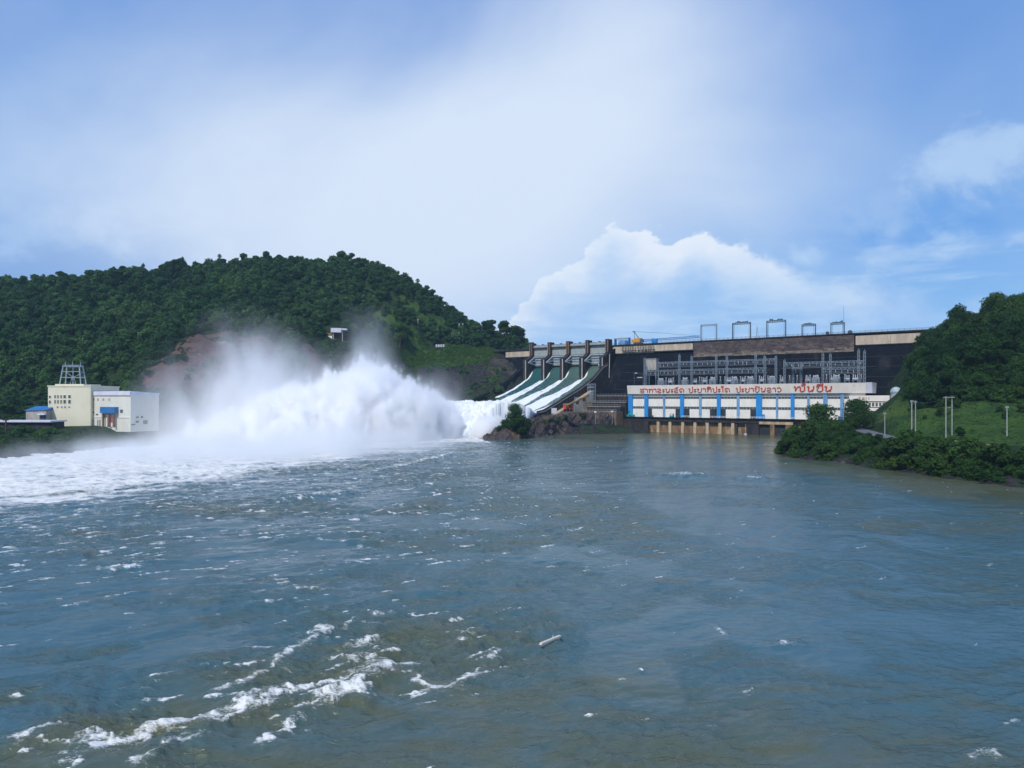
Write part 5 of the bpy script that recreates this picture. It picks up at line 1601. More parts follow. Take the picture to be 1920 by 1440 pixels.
    q.build('bracing', 'steel', tw)
    q = MB()
    for sy in (-1.4, 1.4): lattice(q, (-16 * sc, sy, H), (16 * sc, sy, H), .7, .2, 7)
    q.build('cross_beam', 'steel', tw)
    for x in (-14.5, -1, 14): 
        q = MB(); q.cyl((x * sc, 0, H), (x * sc, 0, H + 8.5 * sc), .25, .12, 6); q.build('spike', 'steel', tw)
    # blue-roofed shed
    Y = 326.0
    a, b = WX(47, Y), WX(88, Y); zb = W(0, 787, Y)[2]; ze = W(0, 769.5, Y)[2]; zr = W(0, 761.5, Y)[2]
    s = thing('shed', 'small grey shed with a bright blue roof left of the cream building', 'shed', ((a + b) / 2, Y, zb - 1), 0)
    w = (b - a) / 2; h = ze - zb + 1; hr = zr - zb + 1
    MB().box(-w + .4, w - .4, 0, 9, -2, h).build('walls', 'pale_concrete', s)
    r_ = MB(); r_._add([(-w - .3, -.6, h - .1), (w + .3, -.6, h + .2), (w, 6, hr), (-w * .75, 6, hr), (w, 10, h), (-w, 10, h)], [(0, 1, 2, 3), (3, 2, 4, 5), (0, 3, 5), (1, 4, 2), (0, 5, 4, 1)]); r_.build('roof', 'blue_roof', s)
    MB().box(w * .35, w - .5, -.12, .02, 0, h * .55).build('shutter', 'steel_dark', s)
    MB().box(w * .3, w - .2, -1.6, .0, h * .62, h * .72).build('awning', 'roof_white', s)
    # long low store with a flat white roof
    Y = 312.0
    a, b = WX(-60, Y), WX(97, Y); zr = W(0, 788.5, Y)[2]
    s = thing('low_store', 'long low store with a flat white roof at the left edge of the bank', 'store building', ((a + b) / 2, Y, 7), R(-2.0))
    w = (b - a) / 2; h = zr - 7
    MB().box(-w, w, .5, 9, -2.5, h - .75).build('walls', 'stained_concrete', s)
    MB().box(-w - .8, w + .6, -.9, 10, h - .72, h).build('roof', 'roof_white', s)
    for i in range(9):
        x = -w + (i + .5) * w * 2 / 9; MB().box(x - 1.0, x + 1.0, .35, .52, .4, h - 1.1).build('window', 'opening', s)
    x, y, z = W(11, 808, 292)
    s = thing('wooden_post', 'dark wooden post with a crossbar at the far left of the bank', 'post', (x, y, h1(x, y) - .3), 0)
    tp = W(11, 783, 292)[2] - h1(x, y)
    MB().cyl((0, 0, -1), (0, 0, tp), .38, .3, 8).build('pole', 'bark', s)
    MB().box(-1.3, 1.1, -.12, .12, tp * .86, tp * .86 + .35).build('crossbar', 'bark', s)
    # house up on the hill
    Y = 541.0
    x, y, z = W(631, 639, Y)
    s = thing('hill_house', 'small house with a white flat roof among trees on the hillside above the spray', 'house', (x, y, z), R(8))
    k = Y / FPX
    MB().box(-17 * k, -8 * k, -1, 8, -3, 9 * k).build('lower_wall', 'white_wall', s)
    MB().box(-19 * k, -7 * k, 0, 9, 9 * k + .02, 15 * k).build('upper_wall', 'rust_concrete', s)
    MB().box(-8.0 * k, 10 * k, 3, 10, -2, 15 * k).build('veranda', 'opening', s)
    for x_ in (-8 * k + 1, 11 * k): MB().box(x_ - .3, x_ + .3, -1.2, -.6, -3, 15.2 * k).build('post', 'pale_concrete', s)
    q = MB(); q.prism_x([(-2.2, 15.4 * k), (11, 17 * k), (11, 24.5 * k), (-2.2, 23.5 * k)], -10 * k, 9 * k); q.build('roof', 'roof_white', s)
    q = MB(); q.box(9 * k + .02, 19 * k, -1.5, 9, 20 * k, 23 * k); q.build('roof_wing', 'roof_white', s)
    # little terrace sign and posts on the grass
    x, y, z = W(825, 663, 596)
    s = thing('terrace_sign', 'four small white plates on a dark stand at the back of the grass terrace', 'sign', (x, y, h1(x, y)), 0)
    k = 596 / FPX
    MB().box(-9 * k, 9 * k, .1, .3, 0, 3.5 * k).build('stand', 'opening', s)
    for i in range(4):
        q = MB(); q.box((-8.2 + 4.4 * i) * k, (-5 + 4.4 * i) * k, -.12, .08, 3.6 * k, 8.5 * k); q.build('plate', 'porcelain', s)
    for px, p0, p1, Y, lb in ((783.5, 598, 614, 606, 'lone pale post among the trees above the middle of the terrace'), (861, 606, 620, 612, 'left one of two close pale posts on the hillside right of the lone post'), (867.5, 606, 622, 612, 'right one of two close pale posts on the hillside right of the lone post')):
        x, y, z = W(px, p1 + 8, Y); zt = W(px, p0, Y)[2]; zg = h1(x, y)
        s = thing('pale_post', lb, 'post', (x, y, zg), 0, 'pale posts on the wooded hillside')
        hh = max(6.0, zt - zg)
        MB().cyl((0, 0, -1), (0, 0, hh), .5, .4, 8).build('pole', 'pole_concrete', s)
        MB().box(-.9, .9, -.15, .15, hh - .8, hh - .4).build('crossarm', 'pole_concrete', s)
    x, y, z = W(448.5, 596, 488)
    s = thing('hut', 'tiny pale hut in the forest above the red cut', 'hut', (x, y, h1(x, y) + 6.5), R(5))
    MB().box(-2.2, 2.2, 0, 4, -7, 2.6).build('walls', 'steel_pale', s)
    MB().prism_x([(-.6, 2.6), (4.6, 2.6), (2, 3.6)], -2.6, 2.6).build('roof', 'roof_white', s)
    for x_ in (-1.1, .9): MB().box(x_ - .45, x_ + .45, -.1, .02, .5, 1.9).build('window', 'opening', s)
build_left_bank()

# ------------------------------------------------------------------ right bank
def build_right_bank():
    # office at the end of the powerhouse
    d = 47.0
    a, b = U(1592, d), U(1668, d)
    z0 = 9.5
    g = fthing('office_building', 'cream office with rows of windows joined to the right end of the powerhouse', 'office', (a + b) / 2, d, z0)
    um = (a + b) / 2; w = (b - a) / 2
    def Zp(py, px=1645): return ZF(py, U(px, d), d) - z0
    def X(px): return U(px, d) - um
    MB().box(-w, w, .0, 14, Zp(752.5), Zp(741.5)).build('upper_band', 'fascia_white', g)
    q = MB(); q.box(-w + 6, w - 1, .8, 13, -1, Zp(752.6)); q.build('core', 'opening', g)
    for p0, p1 in ((1622, 1627), (1660, 1666)):
        q = MB(); q.box(X(p0), X(p1), .3, 1.2, -1, Zp(752.6)); q.build('wall_pier', 'white_wall', g)
    for r0, r1, c0, c1, n in ((754.5, 763, 1627, 1660, 5), (773.0, 778, 1627, 1650, 4)):
        for i in range(n):
            x0 = X(c0 + (c1 - c0) * i / n); x1 = X(c0 + (c1 - c0) * (i + 1) / n)
            f = MB(); z1_, z2_ = Zp(r1), Zp(r0)
            f.box(x0, x0 + .25, .5, .79, z1_, z2_); f.box(x1 - .25, x1, .5, .79, z1_, z2_); f.box(x0 + .25, x1 - .25, .5, .79, z2_ - .22, z2_); f.box(x0 + .25, x1 - .25, .5, .79, z1_, z1_ + .22)
            wd = f.build('window', 'white_wall', g)
            MB().box(x0 + .27, x1 - .27, .66, .74, z1_ + .24, z2_ - .24).build('pane', 'glass_dark', wd)
    MB().box(X(1618), X(1663), -1.8, .75, Zp(770.5), Zp(764.8)).build('balcony', 'white_wall', g)
    MB().box(X(1620), X(1652), -2.6, .75, Zp(783.5), Zp(779.5)).build('porch_roof', 'white_wall', g)
    for p in (1622, 1635, 1650): MB().box(X(p) - .35, X(p) + .35, -2.4, -1.7, -1, Zp(783.6)).build('column', 'white_wall', g)
    q = MB()
    for i, p in enumerate((1616, 1623, 1628)): q.box(X(p), X(p) + (.6 if i else 1.4), -.06, -.01, Zp(750), Zp(744.5))
    q.build('wall_mark', 'beige_fascia', g)
    # parked car by the porch
    x, y, z = W(1612, 800, 318)
    c = thing('parked_car', 'pale car parked on the road in front of the office porch', 'car', (x, y, max(h1(x, y), 9.0) + .25), R(-30))
    MB().prism_y([(-2.2, .35), (2.2, .35), (2.25, .8), (1.3, .95), (-2.1, 1.0)], -.88, .88).build('body', 'car_white', c)
    MB().prism_y([(-1.8, 1.0), (1.2, .96), (.5, 1.5), (-1.3, 1.52)], -.76, .76).build('cabin', 'glass_dark', c)
    for sx in (-1.35, 1.4):
        for sy in (-.8, .8):
            q = MB(); q.cyl((sx, sy - .1, .34), (sx, sy + .1, .34), .34, n=12); q.build('wheel', 'tyre', c)
    for sy in (-.6, .6): MB().box(2.2, 2.28, sy - .18, sy + .18, .6, .78).build('headlight', 'porcelain', c)
    # blue board by the round trees
    x, y, z = W(1580, 800, 300)
    zg = h1(x, y)
    s = thing('blue_kiosk', 'small blue kiosk half hidden by the bushes near the road', 'kiosk', (x, y, zg), R(-20))
    MB().box(-1.6, 1.6, -1, 1, 0, 5.2).build('walls', 'blue_roof', s)
    MB().box(-1.9, 1.9, -1.3, 1.3, 5.22, 5.5).build('roof', 'steel', s)
    MB().box(.2, 1.3, -1.1, -1.02, .2, 3.2).build('door', 'porcelain', s)
    # road strip
    pts = ROADP
    v = []; n = len(pts)
    P = []
    for i in range(n - 1):
        for k in range(10):
            t = k / 10; P.append((pts[i][0] * (1 - t) + pts[i + 1][0] * t, pts[i][1] * (1 - t) + pts[i + 1][1] * t))
    for i, (x, y) in enumerate(P):
        j = min(len(P) - 1, i + 1); i0 = max(0, i - 1)
        tx, ty = P[j][0] - P[i0][0], P[j][1] - P[i0][1]; l = math.hypot(tx, ty); nx, ny = ty / l, -tx / l
        for s in np.linspace(-3.4, 3.4, 7): v.append((x + nx * s, y + ny * s))
    v = np.array(v); zz = height(v[:, 0], v[:, 1]).reshape(-1, 7)
    zz = zz.mean(1, keepdims=True) + .18 + zz * 0
    me = np_mesh('road', np.column_stack([v, zz.ravel()]), grid_faces(len(P), 7)[:, ::-1], 'road', True)
    tag(put(bpy.data.objects.new('road', me)), 'grey service road along the right bank', kind='structure')
    # low yellow-green wall and pale balustrade along the road's river side
    def wall_along(p, name, label, cat, m, hgt, posts=False, wd=.5):
        q0 = [W(px, py, Y) for px, py, Y in p]
        g = thing(name, label, cat, (q0[0][0], q0[0][1], q0[0][2] - hgt), 0)
        q = MB()
        for (x1, y1, z1), (x2, y2, z2) in zip(q0[:-1], q0[1:]):
            a = Vector((x1 - q0[0][0], y1 - q0[0][1], z1 - q0[0][2] + hgt)); b = Vector((x2 - q0[0][0], y2 - q0[0][1], z2 - q0[0][2] + hgt))
            if not posts:
                q.bar(a - Vector((0, 0, hgt / 2 + .6)), b - Vector((0, 0, hgt / 2 + .6)), wd, hgt + 1.2)
            else:
                q.bar(a, b, .28); q.bar(a - Vector((0, 0, hgt * .92)), b - Vector((0, 0, hgt * .92)), .3)
                n = int((b - a).length / 1.1)
                for i in range(n):
                    c = a.lerp(b, i / n); MB().bar(c - Vector((0, 0, hgt + .8)), c - Vector((0, 0, .1)), .24).build('baluster', m, g)
        q.build('rail' if posts else 'body', m, g)
        if not posts:
            q = MB()
            for (x1, y1, z1), (x2, y2, z2) in zip(q0[:-1], q0[1:]):
                q.bar((x1 - q0[0][0], y1 - q0[0][1], z1 - q0[0][2] + hgt + .06), (x2 - q0[0][0], y2 - q0[0][1], z2 - q0[0][2] + hgt + .06), wd + .25, .16)
            q.build('coping', 'pale_concrete', g)
    wall_along([(1688, 821, 238), (1720, 824, 233), (1756, 828, 228)], 'low_wall', 'low moss-yellow wall along the road below the grass slope', 'wall', 'yellow_wall', 1.1)
    wall_along([(1786, 826, 222), (1815, 829, 218), (1858, 835, 211)], 'balustrade', 'pale balustrade along the road, right of the moss-yellow wall', 'balustrade', 'pale_concrete', 1.7, True)
    # poles
    def pole(px, py0, py1, Y, lb, w=.28, grp=None):
        x, y, z = W(px, py1, Y); zt = W(px, py0, Y)[2]; zg = min(z, h1(x, y))
        s = thing('utility_pole', lb, 'pole', (x, y, zg), 0, grp)
        h = zt - zg
        MB().cyl((0, 0, -1), (0, 0, h), w * .72, w * .55, 8).build('shaft', 'pole_concrete', s)
        q = MB(); q.box(-.55, .55, -.1, .1, h - .7, h - .5); q.build('crossarm', 'steel', s)
        q = MB()
        for k in (-.45, .45): q.lathe((k, 0, h - .5), [(.08, 0), (.14, .1), (.06, .3)], 6)
        q.build('insulator', 'porcelain', s)
        return s
    G = 'utility poles on the grass slope'
    pole(1709.5, 750, 818, 246, 'thick left pole of the pair nearest the forest edge', .34, G)
    pole(1716.5, 751, 813, 252, 'slimmer right pole of the pair nearest the forest edge', .27, G)
    pole(1888, 761, 815, 226, 'lone pole at the right of the grass slope', .30, G)
    pole(1659, 773, 800, 262, 'short pole beside the bushes at the road bend', .24, G)
    a = W(1773.5, 823, 238); b = W(1785, 820, 240)
    s = thing('twin_pole_frame', 'tall two-pole frame with crossbars in the middle of the grass slope', 'pole frame', (a[0], a[1], min(a[2], h1(a[0], a[1]))), 0)
    dx, dy = b[0] - a[0], b[1] - a[1]; H = W(0, 743, 238)[2] - s.location.z
    for ox, oy in ((0, 0), (dx, dy)):
        q = MB(); q.cyl((ox, oy, -1), (ox, oy, H), .22, .17, 8); q.build('pole', 'pole_concrete', s)
    MB().bar((-.8, 0, H - .4), (dx + .8, dy, H - .4), .3).build('crossbar', 'pole_concrete', s)
    MB().bar((0, 0, H * .74), (dx, dy, H * .74), .22).build('crossbar', 'pole_concrete', s)
    # wires between the poles
    def wire(p, q_, sag):
        mbw = MB(); n = 12; pts_ = []
        for i in range(n + 1):
            t = i / n; pts_.append(tuple(Vector(p).lerp(Vector(q_), t) - Vector((0, 0, sag * 4 * t * (1 - t)))))
        for u_, v_ in zip(pts_[:-1], pts_[1:]): mbw.bar(u_, v_, .07)
        o = mbw.build('overhead_wire', 'steel_dark')
        return o
    w1 = wire(W(1709.5, 752, 246), W(1773.5, 746, 238), 1.0); tag(w1, 'thin sagging wire between the pole pair and the two-pole frame', 'wire')
    w2 = wire(W(1785, 763, 240), W(1888, 763, 226), 1.4); tag(w2, 'thin sagging wire between the two-pole frame and the lone pole', 'wire')
    # street lamp by the round tree
    x, y, z = W(1581.5, 800, 292)
    zg = h1(x, y); zt = W(0, 764, 292)[2]
    s = thing('street_lamp', 'thin street lamp rising between the two round trees', 'street lamp', (x, y, zg), 0)
    MB().cyl((0, 0, -1), (0, 0, zt - zg), .16, .1, 8).build('post', 'pole_concrete', s)
    MB().bar((0, 0, zt - zg), (1.3, -.3, zt - zg + .2), .1).build('arm', 'pole_concrete', s)
    MB().box(1.0, 1.7, -.5, -.15, zt - zg + .05, zt - zg + .25).build('lamp_head', 'porcelain', s)
    # pale blue dome among the trees
    Y = 372
    x, y, z = W(1680, 748, Y)
    s = thing('domed_tank', 'pale blue domed tank half hidden by trees right of the powerhouse', 'tank', (x, y, z), 0)
    k = Y / FPX
    MB().lathe((0, 0, 0), [(9 * k, -5), (9 * k, 12 * k)], 20).build('shell', 'steel_pale', s)
    MB().lathe((0, 0, 12 * k + .02), [(10 * k, 0), (9.6 * k, 3 * k), (8 * k, 6.5 * k), (5 * k, 9.3 * k), (1.5 * k, 10.6 * k)], 20).build('dome', 'steel_pale', s)
    # drifting log
    x, y = on_water(1032, 1208)
    x0, y0 = on_water(1014, 1215); x1, y1 = on_water(1052, 1200)
    s = thing('driftwood', 'bare pale plank of driftwood floating in the middle of the river', 'driftwood', (x, y, .35), math.atan2(y1 - y0, x1 - x0))
    l = math.hypot(x1 - x0, y1 - y0) / 2
    MB().prism_y([(-l, -.05), (l, .02), (l * .97, .14), (-l * .9, .10)], -.13, .13).build('plank', 'wood_pale', s)
    MB().bar((l * .3, .1, .1), (l * .45, .22, .22), .06).build('stub', 'wood_pale', s)
build_right_bank()

# ------------------------------------------------------------------ trees
def crown_mesh(name, seed, lobes, leaves, size, h, rx, flat=.75, m='leaf', base=.28, outer=.35, trunk=False):
    """a crown of many leaf-clump faces spread through several uneven lobes; h = tree height, rx = crown radius"""
    g = np.random.default_rng(seed)
    cs = []; rs = []
    for i in range(lobes):
        a = g.uniform(0, 2 * np.pi); t = g.uniform(0, 1)
        zz = base + (1 - base) * (t ** .8)
        rad = rx * (1 - .75 * abs(zz - .55) / .55) * g.uniform(.25, .85)
        cs.append((rad * np.cos(a), rad * np.sin(a), h * (zz * .86)))
        rs.append(rx * g.uniform(.28, .52))
    cs.append((0, 0, h * .84)); rs.append(rx * .4)
    cs = np.array(cs); rs = np.array(rs)
    pr = rs ** 2 / (rs ** 2).sum()
    k = g.choice(len(cs), leaves, p=pr)
    dirs = g.normal(size=(leaves, 3)); dirs /= np.linalg.norm(dirs, axis=1)[:, None]
    rr = rs[k] * (1 - outer * g.random(leaves) ** 1.5) * (1 + .25 * (g.random(leaves) - .5))
    p = cs[k] + dirs * rr[:, None] * np.array([1, 1, flat])
    nrm = dirs * .8 + g.normal(size=(leaves, 3)) * .5 + np.array([0, 0, .35]); nrm /= np.linalg.norm(nrm, axis=1)[:, None]
    t1 = np.cross(nrm, g.normal(size=(leaves, 3))); t1 /= np.linalg.norm(t1, axis=1)[:, None]
    t2 = np.cross(nrm, t1)
    s = size * g.uniform(.55, 1.35, leaves)[:, None]
    q = np.stack([p - t1 * s, p - t2 * s * .55 + nrm * s * .12, p + t1 * s, p + t2 * s * .55 + nrm * s * .12], 1)
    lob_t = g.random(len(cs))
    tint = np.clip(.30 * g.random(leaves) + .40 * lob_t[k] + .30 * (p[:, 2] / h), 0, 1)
    return np_mesh(name, q.reshape(-1, 3), np.arange(leaves * 4).reshape(-1, 4), m, False, {'tint': ('FACE', tint)})
def trunk_mesh(name, seed, h, r, top=.72, limbs=5, spread=.3):
    g = random.Random(seed)
    q = MB()
    pts = [(0, 0, -1.0)]
    for i in range(1, 5):
        pts.append((g.uniform(-.03, .03) * h, g.uniform(-.03, .03) * h, h * top * i / 4))
    for i in range(4):
        q.cyl(pts[i], pts[i + 1], r * (1 - .2 * i), r * (1 - .2 * (i + 1)), 7)
    for i in range(limbs):
        b = Vector(pts[2 + i % 3]); a = g.uniform(0, 6.28)
        e = b + Vector((math.cos(a) * h * spread, math.sin(a) * h * spread, h * g.uniform(.1, .25)))
        q.cyl(tuple(b), tuple(e), r * .4, r * .12, 5)
    return q.mesh(name, 'bark')
KINDS = {}
def kind(key, n, **kw):
    out = []
    for i in range(n):
        c = crown_mesh('crown_' + key, 100 + i * 7 + len(KINDS) * 31, **kw)
        out.append((c, trunk_mesh('trunk_' + key, i + 5, kw['h'], kw['h'] * .022)))
    KINDS[key] = out
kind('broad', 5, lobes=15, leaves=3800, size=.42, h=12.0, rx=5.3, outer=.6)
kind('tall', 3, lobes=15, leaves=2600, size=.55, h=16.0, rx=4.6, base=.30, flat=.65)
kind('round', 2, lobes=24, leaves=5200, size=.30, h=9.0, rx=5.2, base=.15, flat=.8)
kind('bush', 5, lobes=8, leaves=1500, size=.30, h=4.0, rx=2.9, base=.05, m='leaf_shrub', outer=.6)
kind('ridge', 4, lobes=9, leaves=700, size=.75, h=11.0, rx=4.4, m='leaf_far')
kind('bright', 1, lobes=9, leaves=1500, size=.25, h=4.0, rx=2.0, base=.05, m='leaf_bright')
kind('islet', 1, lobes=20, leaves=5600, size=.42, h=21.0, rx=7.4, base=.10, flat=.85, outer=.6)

def plant(name, key, x, y, z, s, label, cat='tree', group=None, i=None, sz=None, matn=None):
    c, tr = KINDS[key][(random.randrange(len(KINDS[key])) if i is None else i)]
    e = thing(name, label, cat, (x, y, z), random.uniform(0, 6.28), group)
    e.scale = (s, s, s * (sz or random.uniform(.88, 1.15)))
    t_ = bpy.data.objects.new('trunk', tr); put(t_, e)
    o = bpy.data.objects.new('crown', c); put(o, e)
    if matn:
        o.data = c.copy(); o.data.materials[0] = M[matn]
    return e

def build_trees():
    rr = random.Random(11)
    # --- named single trees
    x, y, z = W(966, 820, 386)
    plant('leafy_tree', 'islet', x, y, 4.2, .90, 'big ragged tree on the rocks at the end of the chute, edged by spray', sz=.84, i=0)
    x, y, z = W(979, 828, 381)
    plant('shrub', 'bush', x, y, 2.2, 2.3, 'dark shrub at the foot of the big ragged tree by the spray', 'shrub')
    x, y, z = W(953, 828, 383)
    plant('shrub', 'bush', x, y, 1.4, 2.4, 'misty shrub left of the foot of the big ragged tree', 'shrub')
    for px, py, Y, key, s, lb in ((968, 652, 610, 'tall', 1.9, 'right and widest of the tall trees on the skyline at the dam end'), (946, 655, 612, 'tall', 2.15, 'tallest slim tree on the skyline at the left end of the dam'),
                                  (917, 657, 612, 'tall', 1.9, 'left one of the tall trees on the skyline at the dam end')):
        x, y, z = W(px, py, Y); plant('tall_tree', key, x, y, h1(x, y) - .5, s, lb, group='tall trees at the left end of the dam', sz=.85)
    x, y, z = W(749, 665, 575)
    plant('pale_tree', 'tall', x, y, h1(x, y) - 1, 1.5, 'pale green tree standing alone left of the grass terrace above the spray', sz=1.0, matn='leaf_bright')
    for px, py, Y, s, lb in ((1537, 815, 296, 1.62, 'wide dark round tree in front of the powerhouse at the right bank'), (1606, 803, 300, 1.5, 'neat round-topped tree beside the road before the office')):
        x, y, z = W(px, py, Y); plant('round_tree', 'round', x, y, h1(x, y) - .5, s, lb, sz=1.0)
    x, y, z = W(1673, 884, 211); plant('shrub', 'bright', x, y, .3, .95, 'bright yellow-green shrub at the waterline of the right bank', 'shrub', sz=1.0)
    x, y, z = W(1516, 812, 290); plant('shrub', 'bush', x, y, h1(x, y) - .3, 2.2, 'tall dark bush at the left side of the wide round tree', 'shrub')
    # --- wood on the right slope
    n = 0; tries = 0
    done = []
    while n < 125 and tries < 9000:
        tries += 1
        Y = rr.uniform(262, 430); px = rr.uniform(1724, 2080)
        x = WX(px, Y)
        if in_poly(np.array([x]), np.array([Y]), LAWN)[0]: continue
        if Y < 262 + max(0, (1900 - px)) * .10: continue
        z = h1(x, Y)
        if z < 13: continue
        du = (x - O[0]) * UX[0] + (Y - O[1]) * UX[1]; dd = (x - O[0]) * DN[0] + (Y - O[1]) * DN[1]
        if dd < 6: continue
        if any((x - a) ** 2 + (Y - b) ** 2 < 4.2 ** 2 for a, b in done): continue
        done.append((x, Y))
        s = rr.uniform(.7, 1.5)
        top = z > 46; low = Y < 300
        lb = ('leafy tree on the high skyline of the wood right of the dam' if top else 'leafy tree at the lower edge of the right wood above the grass slope' if low else
              'leafy dark green tree deep inside the wood on the slope right of the dam')
        plant('broadleaf_tree', 'broad', x, Y, z - .5, s, lb, group='trees on the skyline of the right wood' if top else 'trees at the lower edge of the right wood' if low else 'trees inside the right wood')
        n += 1
    # --- bushes on the right river bank
    n = 0; tries = 0; done = []
    while n < 120 and tries < 9000:
        tries += 1
        Y = rr.uniform(160, 305); x = rr.uniform(104, 170)
        z = h1(x, Y)
        if z < .3 or z > 7.0: continue
        if x > 100 + (300 - Y) * .38 + 12 + 8: continue
        if any((x - a) ** 2 + (Y - b) ** 2 < 2.1 ** 2 for a, b in done): continue
        done.append((x, Y))
        s = rr.uniform(.6, 1.0) if rr.random() < .6 or z > 4.2 else rr.uniform(1.1, 2.1)
        if z > 4.2 and 190 < Y < 245: s = rr.uniform(.35, .6)
        wl = z < 2.6; big = s > 1.0
        lb = ('big ' if big else 'small ') + ('bush overhanging the waterline of the right river bank' if wl else 'bush higher up the right river bank, towards the road')
        plant('bank_bush', 'bush', x, Y, z - .4, s, lb, 'bush', ('big ' if big else 'small ') + ('bushes at the right waterline' if wl else 'bushes below the right road'))
        n += 1
    for i in range(26):
        px = rr.uniform(1480, 1600); Y = rr.uniform(268, 300); x = WX(px, Y); z = h1(x, Y)
        if z < .2: continue
        plant('bank_bush', 'bush', x, Y, z - .4, rr.uniform(1.0, 1.7), 'rounded bush crowding the tip of the right bank below the two round trees', 'bush', 'bushes at the tip of the right bank')
    for i in range(9):
        px = rr.uniform(1720, 1930); Y = rr.uniform(232, 268); x = WX(px, Y)
        if not in_poly(np.array([x]), np.array([Y]), LAWN)[0]: continue
        plant('slope_shrub', 'bush', x, Y, h1(x, Y) - .3, rr.uniform(.3, .7), 'low shrub standing alone on the open grass slope', 'shrub', 'low shrubs on the grass slope')
    for i in range(34):
        u = rr.uniform(4, 26); d = rr.uniform(66, 150); x, y, _ = PW(u, d)
        if u > np.interp(d, [66, 90, 110, 150], [23, 11, 14, 20]): continue
        plant('rock_shrub', 'bush', x, y, float(np.interp(d, [60, 110, 150], [10, 8, 6])), rr.uniform(.35, .8), 'small dark shrub growing on the brown rock bank below the chute', 'shrub', 'shrubs on the rock bank')
    # --- edge of the wood on the hill above the terrace, and along the ridge line
    for i in range(26):
        px = 760 + i * 6.6 + rr.uniform(-2, 2); Y = rr.uniform(602, 612); x = WX(px, Y)
        plant('hill_tree', 'ridge', x, Y, h1(x, Y) - .8, rr.uniform(.7, 1.25), 'dark tree in the row along the back of the grass terrace', group='trees behind the grass terrace')
    ridge = [(0, 520), (80, 527), (150, 520), (220, 512), (330, 495), (450, 487), (540, 488), (645, 482), (720, 494), (760, 520), (800, 547), (860, 592), (890, 624)]
    rY = [600, 610, 615, 625, 640, 650, 655, 650, 645, 643, 640, 635, 630]
    px = 2.0
    while px < 890:
        Y = float(np.interp(px, [a for a, b in ridge], rY)) + rr.uniform(-6, 6)
        x = WX(px, Y)
        s = rr.uniform(.55, 1.2) * (1.0 if rr.random() < .8 else 1.4)
        if px > 780: s *= .8
        zone = 'gentle left end' if px < 260 else 'top' if px < 720 else 'steep right flank'
        plant('ridge_tree', 'ridge', x, Y, h1(x, Y) - 1.2, s, 'small dark tree on the skyline along the %s of the left hill' % zone, group='skyline trees along the %s of the left hill' % zone)
        px += rr.uniform(7, 15)
    x, y, z = W(641, 487, 650); plant('ridge_tree', 'ridge', x, y, h1(x, y) - .5, 1.55, 'big domed tree on the very top of the left hill', group=None, sz=1.0)
build_trees()

def scatter_stuff(name, label, protos, pts, rots, scales, loc=(0, 0, 0)):
    """one object whose points carry copies of a few plants (nobody could count these)"""
    pc = bpy.data.collections.new(name + '_kinds')
    for i, me in enumerate(protos):
        o = bpy.data.objects.new(name + '_kind', me); pc.objects.link(o)
    me = bpy.data.meshes.new(name)
    me.vertices.add(len(pts)); me.vertices.foreach_set('co', np.asarray(pts, np.float32).ravel())
    for an, arr, ty in (('rz', rots, 'FLOAT'), ('sc', scales, 'FLOAT')):
        a = me.attributes.new(an, ty, 'POINT'); a.data.foreach_set('value', np.asarray(arr, np.float32))
    a = me.attributes.new('kd', 'INT', 'POINT'); a.data.foreach_set('value', rng.integers(0, len(protos), len(pts)).astype(np.int32))
    o = put(bpy.data.objects.new(name, me)); tag(o, label, kind='stuff')
    ng = bpy.data.node_groups.new(name, 'GeometryNodeTree')
    ng.interface.new_socket('Geometry', in_out='INPUT', socket_type='NodeSocketGeometry')
    ng.interface.new_socket('Geometry', in_out='OUTPUT', socket_type='NodeSocketGeometry')
    N = ng.nodes.new; L = ng.links.new
    gi, go = N('NodeGroupInput'), N('NodeGroupOutput')
    ci = N('GeometryNodeCollectionInfo'); ci.inputs[0].default_value = pc; ci.inputs[1].default_value = True; ci.inputs[2].default_value = True
    ip = N('GeometryNodeInstanceOnPoints'); ip.inputs['Pick Instance'].default_value = True
    def at(n_, ty):
        a = N('GeometryNodeInputNamedAttribute'); a.data_type = ty; a.inputs[0].default_value = n_; return a.outputs[0]
    cx = N('ShaderNodeCombineXYZ'); L(at('rz', 'FLOAT'), cx.inputs[2])
    er = N('FunctionNodeEulerToRotation'); L(cx.outputs[0], er.inputs[0])
    m2p = N('GeometryNodeMeshToPoints')
    L(gi.outputs[0], m2p.inputs[0]); L(m2p.outputs[0], ip.inputs['Points']); L(ci.outputs[0], ip.inputs['Instance'])
    L(at('kd', 'INT'), ip.inputs['Instance Index']); L(er.outputs[0], ip.inputs['Rotation']); L(at('sc', 'FLOAT'), ip.inputs['Scale'])
    L(ip.outputs[0], go.inputs[0])
    md = o.modifiers.new('scatter', 'NODES'); md.node_group = ng
    return o

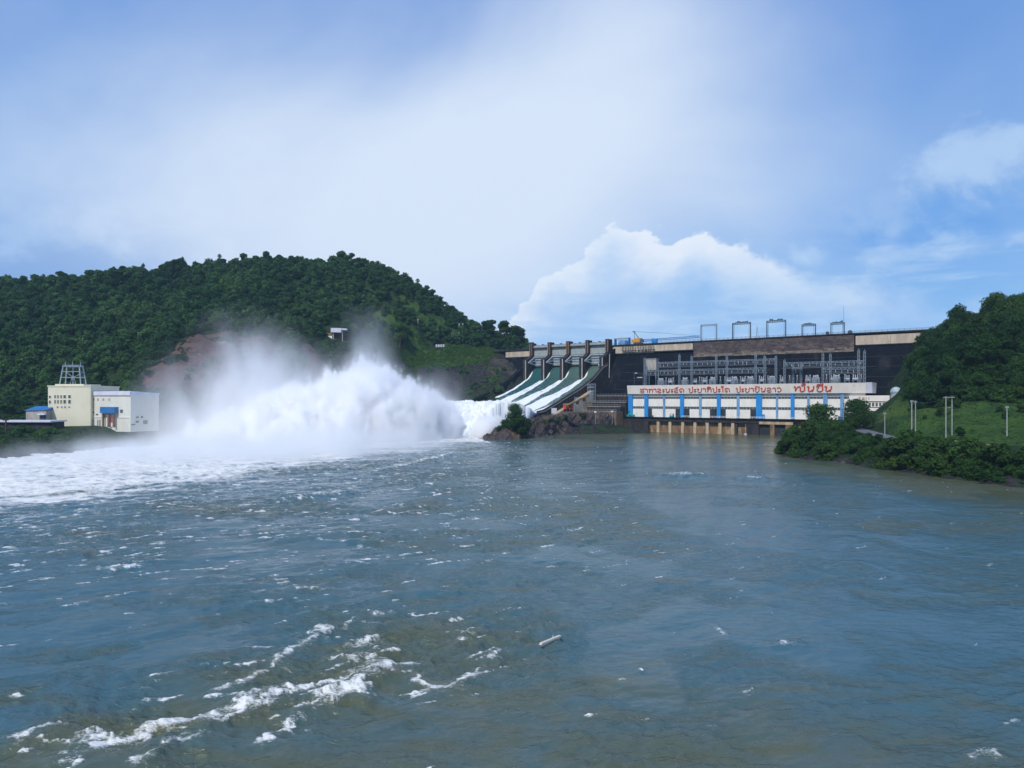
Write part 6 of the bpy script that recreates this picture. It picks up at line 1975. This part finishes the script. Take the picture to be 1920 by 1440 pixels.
def build_forest():
    n = 12000
    x = rng.uniform(-640, 20, n); y = rng.uniform(330, 720, n)
    z = height(x, y)
    keep = (z > 13) & (x / y > -.86)
    keep &= ~in_poly(x, y, SCAR) & ~in_poly(x, y, SCAR_B) & ~in_poly(x, y, TERRACE)
    cl = in_poly(x, y, CLIFF); keep &= ~cl | (rng.random(n) < .10)
    du = (x - O[0]) * UX[0] + (y - O[1]) * UX[1]; dd = (x - O[0]) * DN[0] + (y - O[1]) * DN[1]
    keep &= ~((du > -122) & (dd > -14)) 
    hx, hy = WX(631, 541), 541
    keep &= ~((np.abs(x - hx + .26 * (hy - y)) < 8) & (y < 546) & (y > 500))
    keep &= ~((y > 340) & (y < 362) & (x > -255) & (x < -160))
    x, y, z = x[keep], y[keep], z[keep]
    # thin out clumps
    sc = .42 + .95 * rng.random(len(x)) ** 1.8 + .35 * (fbm(x / 60, y / 60, 3, 400) - .4)
    front = smooth(-y, -470, -380)
    sc *= 1 - .25 * front
    steep = smooth(x, -150, -95) * smooth(-x, 25, 45) * smooth(-y, -640, -600)
    k2 = rng.random(len(x)) > steep * .55
    sc *= 1 - .30 * steep
    x, y, z, sc = x[k2], y[k2], z[k2], sc[k2]
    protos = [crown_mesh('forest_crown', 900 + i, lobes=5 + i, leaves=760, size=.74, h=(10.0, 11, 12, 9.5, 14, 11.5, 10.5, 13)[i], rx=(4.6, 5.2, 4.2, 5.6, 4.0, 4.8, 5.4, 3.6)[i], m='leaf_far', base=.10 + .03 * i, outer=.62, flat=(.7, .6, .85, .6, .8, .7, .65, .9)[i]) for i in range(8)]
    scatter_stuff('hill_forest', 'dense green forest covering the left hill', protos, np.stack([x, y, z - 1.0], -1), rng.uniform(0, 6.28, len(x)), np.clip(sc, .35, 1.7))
    # undergrowth: both banks, the scar's edges, the cliff
    def cover(name, label, nn, xr, yr, cond, smin, smax, m='leaf_shrub', size=.32, zoff=-.25):
        x = rng.uniform(*xr, nn); y = rng.uniform(*yr, nn); z = height(x, y)
        k = cond(x, y, z)
        x, y, z = x[k], y[k], z[k]
        pr = [crown_mesh(name + '_clump', 950 + i, lobes=6, leaves=260, size=size, h=2.0, rx=1.9, m=m, base=.05, flat=.6) for i in range(3)]
        scatter_stuff(name, label, pr, np.stack([x, y, z + zoff], -1), rng.uniform(0, 6.28, len(x)), rng.uniform(smin, smax, len(x)))
    cover('bank_undergrowth', 'tangled undergrowth along the right river bank', 5200, (100, 215), (150, 340), lambda x, y, z: (z > .1) & (z < 7.4) & (x < 100 + (300 - y) * .38 + 26) & ~((np.abs(x - np.interp(y, [232, 248, 266, 290, 312, 336], [133, 137, 141, 147, 153, 163])) < 4.4) & (y > 232)), .5, 1.25)
    cover('slope_undergrowth', 'dark undergrowth below the trees of the right slope', 5000, (150, 330), (240, 430), lambda x, y, z: (z > 12) & ~in_poly(x, y, LAWN) & (((x - O[0]) * DN[0] + (y - O[1]) * DN[1]) > 5) & (x / y > .572), .8, 1.9)
    cover('left_undergrowth', 'low scrub on the left river bank and around the red cut', 4200, (-330, -120), (200, 420), lambda x, y, z: (z > .6) & (z < 30) & ~in_poly(x, y, SCAR) & ~((x > -232) & (x < -150) & (y > 316) & (y < 364) ) & ~((x > -250) & (x < -196) & (y > 306) & (y < 340)) & (rng.random(len(x)) < .75), .45, 1.3, 'leaf_far', .45)
    cover('cliff_scrub', 'scrub clinging to the rock face left of the spillway', 900, (-100, 12), (480, 600), lambda x, y, z: (in_poly(x, y, CLIFF) & (fbm(x / 14, y / 14, 3, 410) > .53)), .5, 1.6, 'leaf_far', .45)
    cover('scar_scrub', 'sparse scrub on the red cut', 1500, (-260, -100), (375, 480), lambda x, y, z: in_poly(x, y, SCAR) & (fbm(x / 12, y / 12, 3, 420) > .54), .5, 1.5, 'leaf_far', .45)
    cover('lawn_grass', 'rough grass on the slope at the right', 3500, (135, 215), (190, 350), lambda x, y, z: in_poly(x, y, LAWN) & (z > 8.2), .08, .20, 'leaf_grass', .5, -.15)
    cover('terrace_grass', 'bright rough grass on the terrace left of the dam', 2600, (-100, 0), (558, 606), lambda x, y, z: in_poly(x, y, TERRACE), .25, .6, 'leaf_bright', .5, -.25)
build_forest()
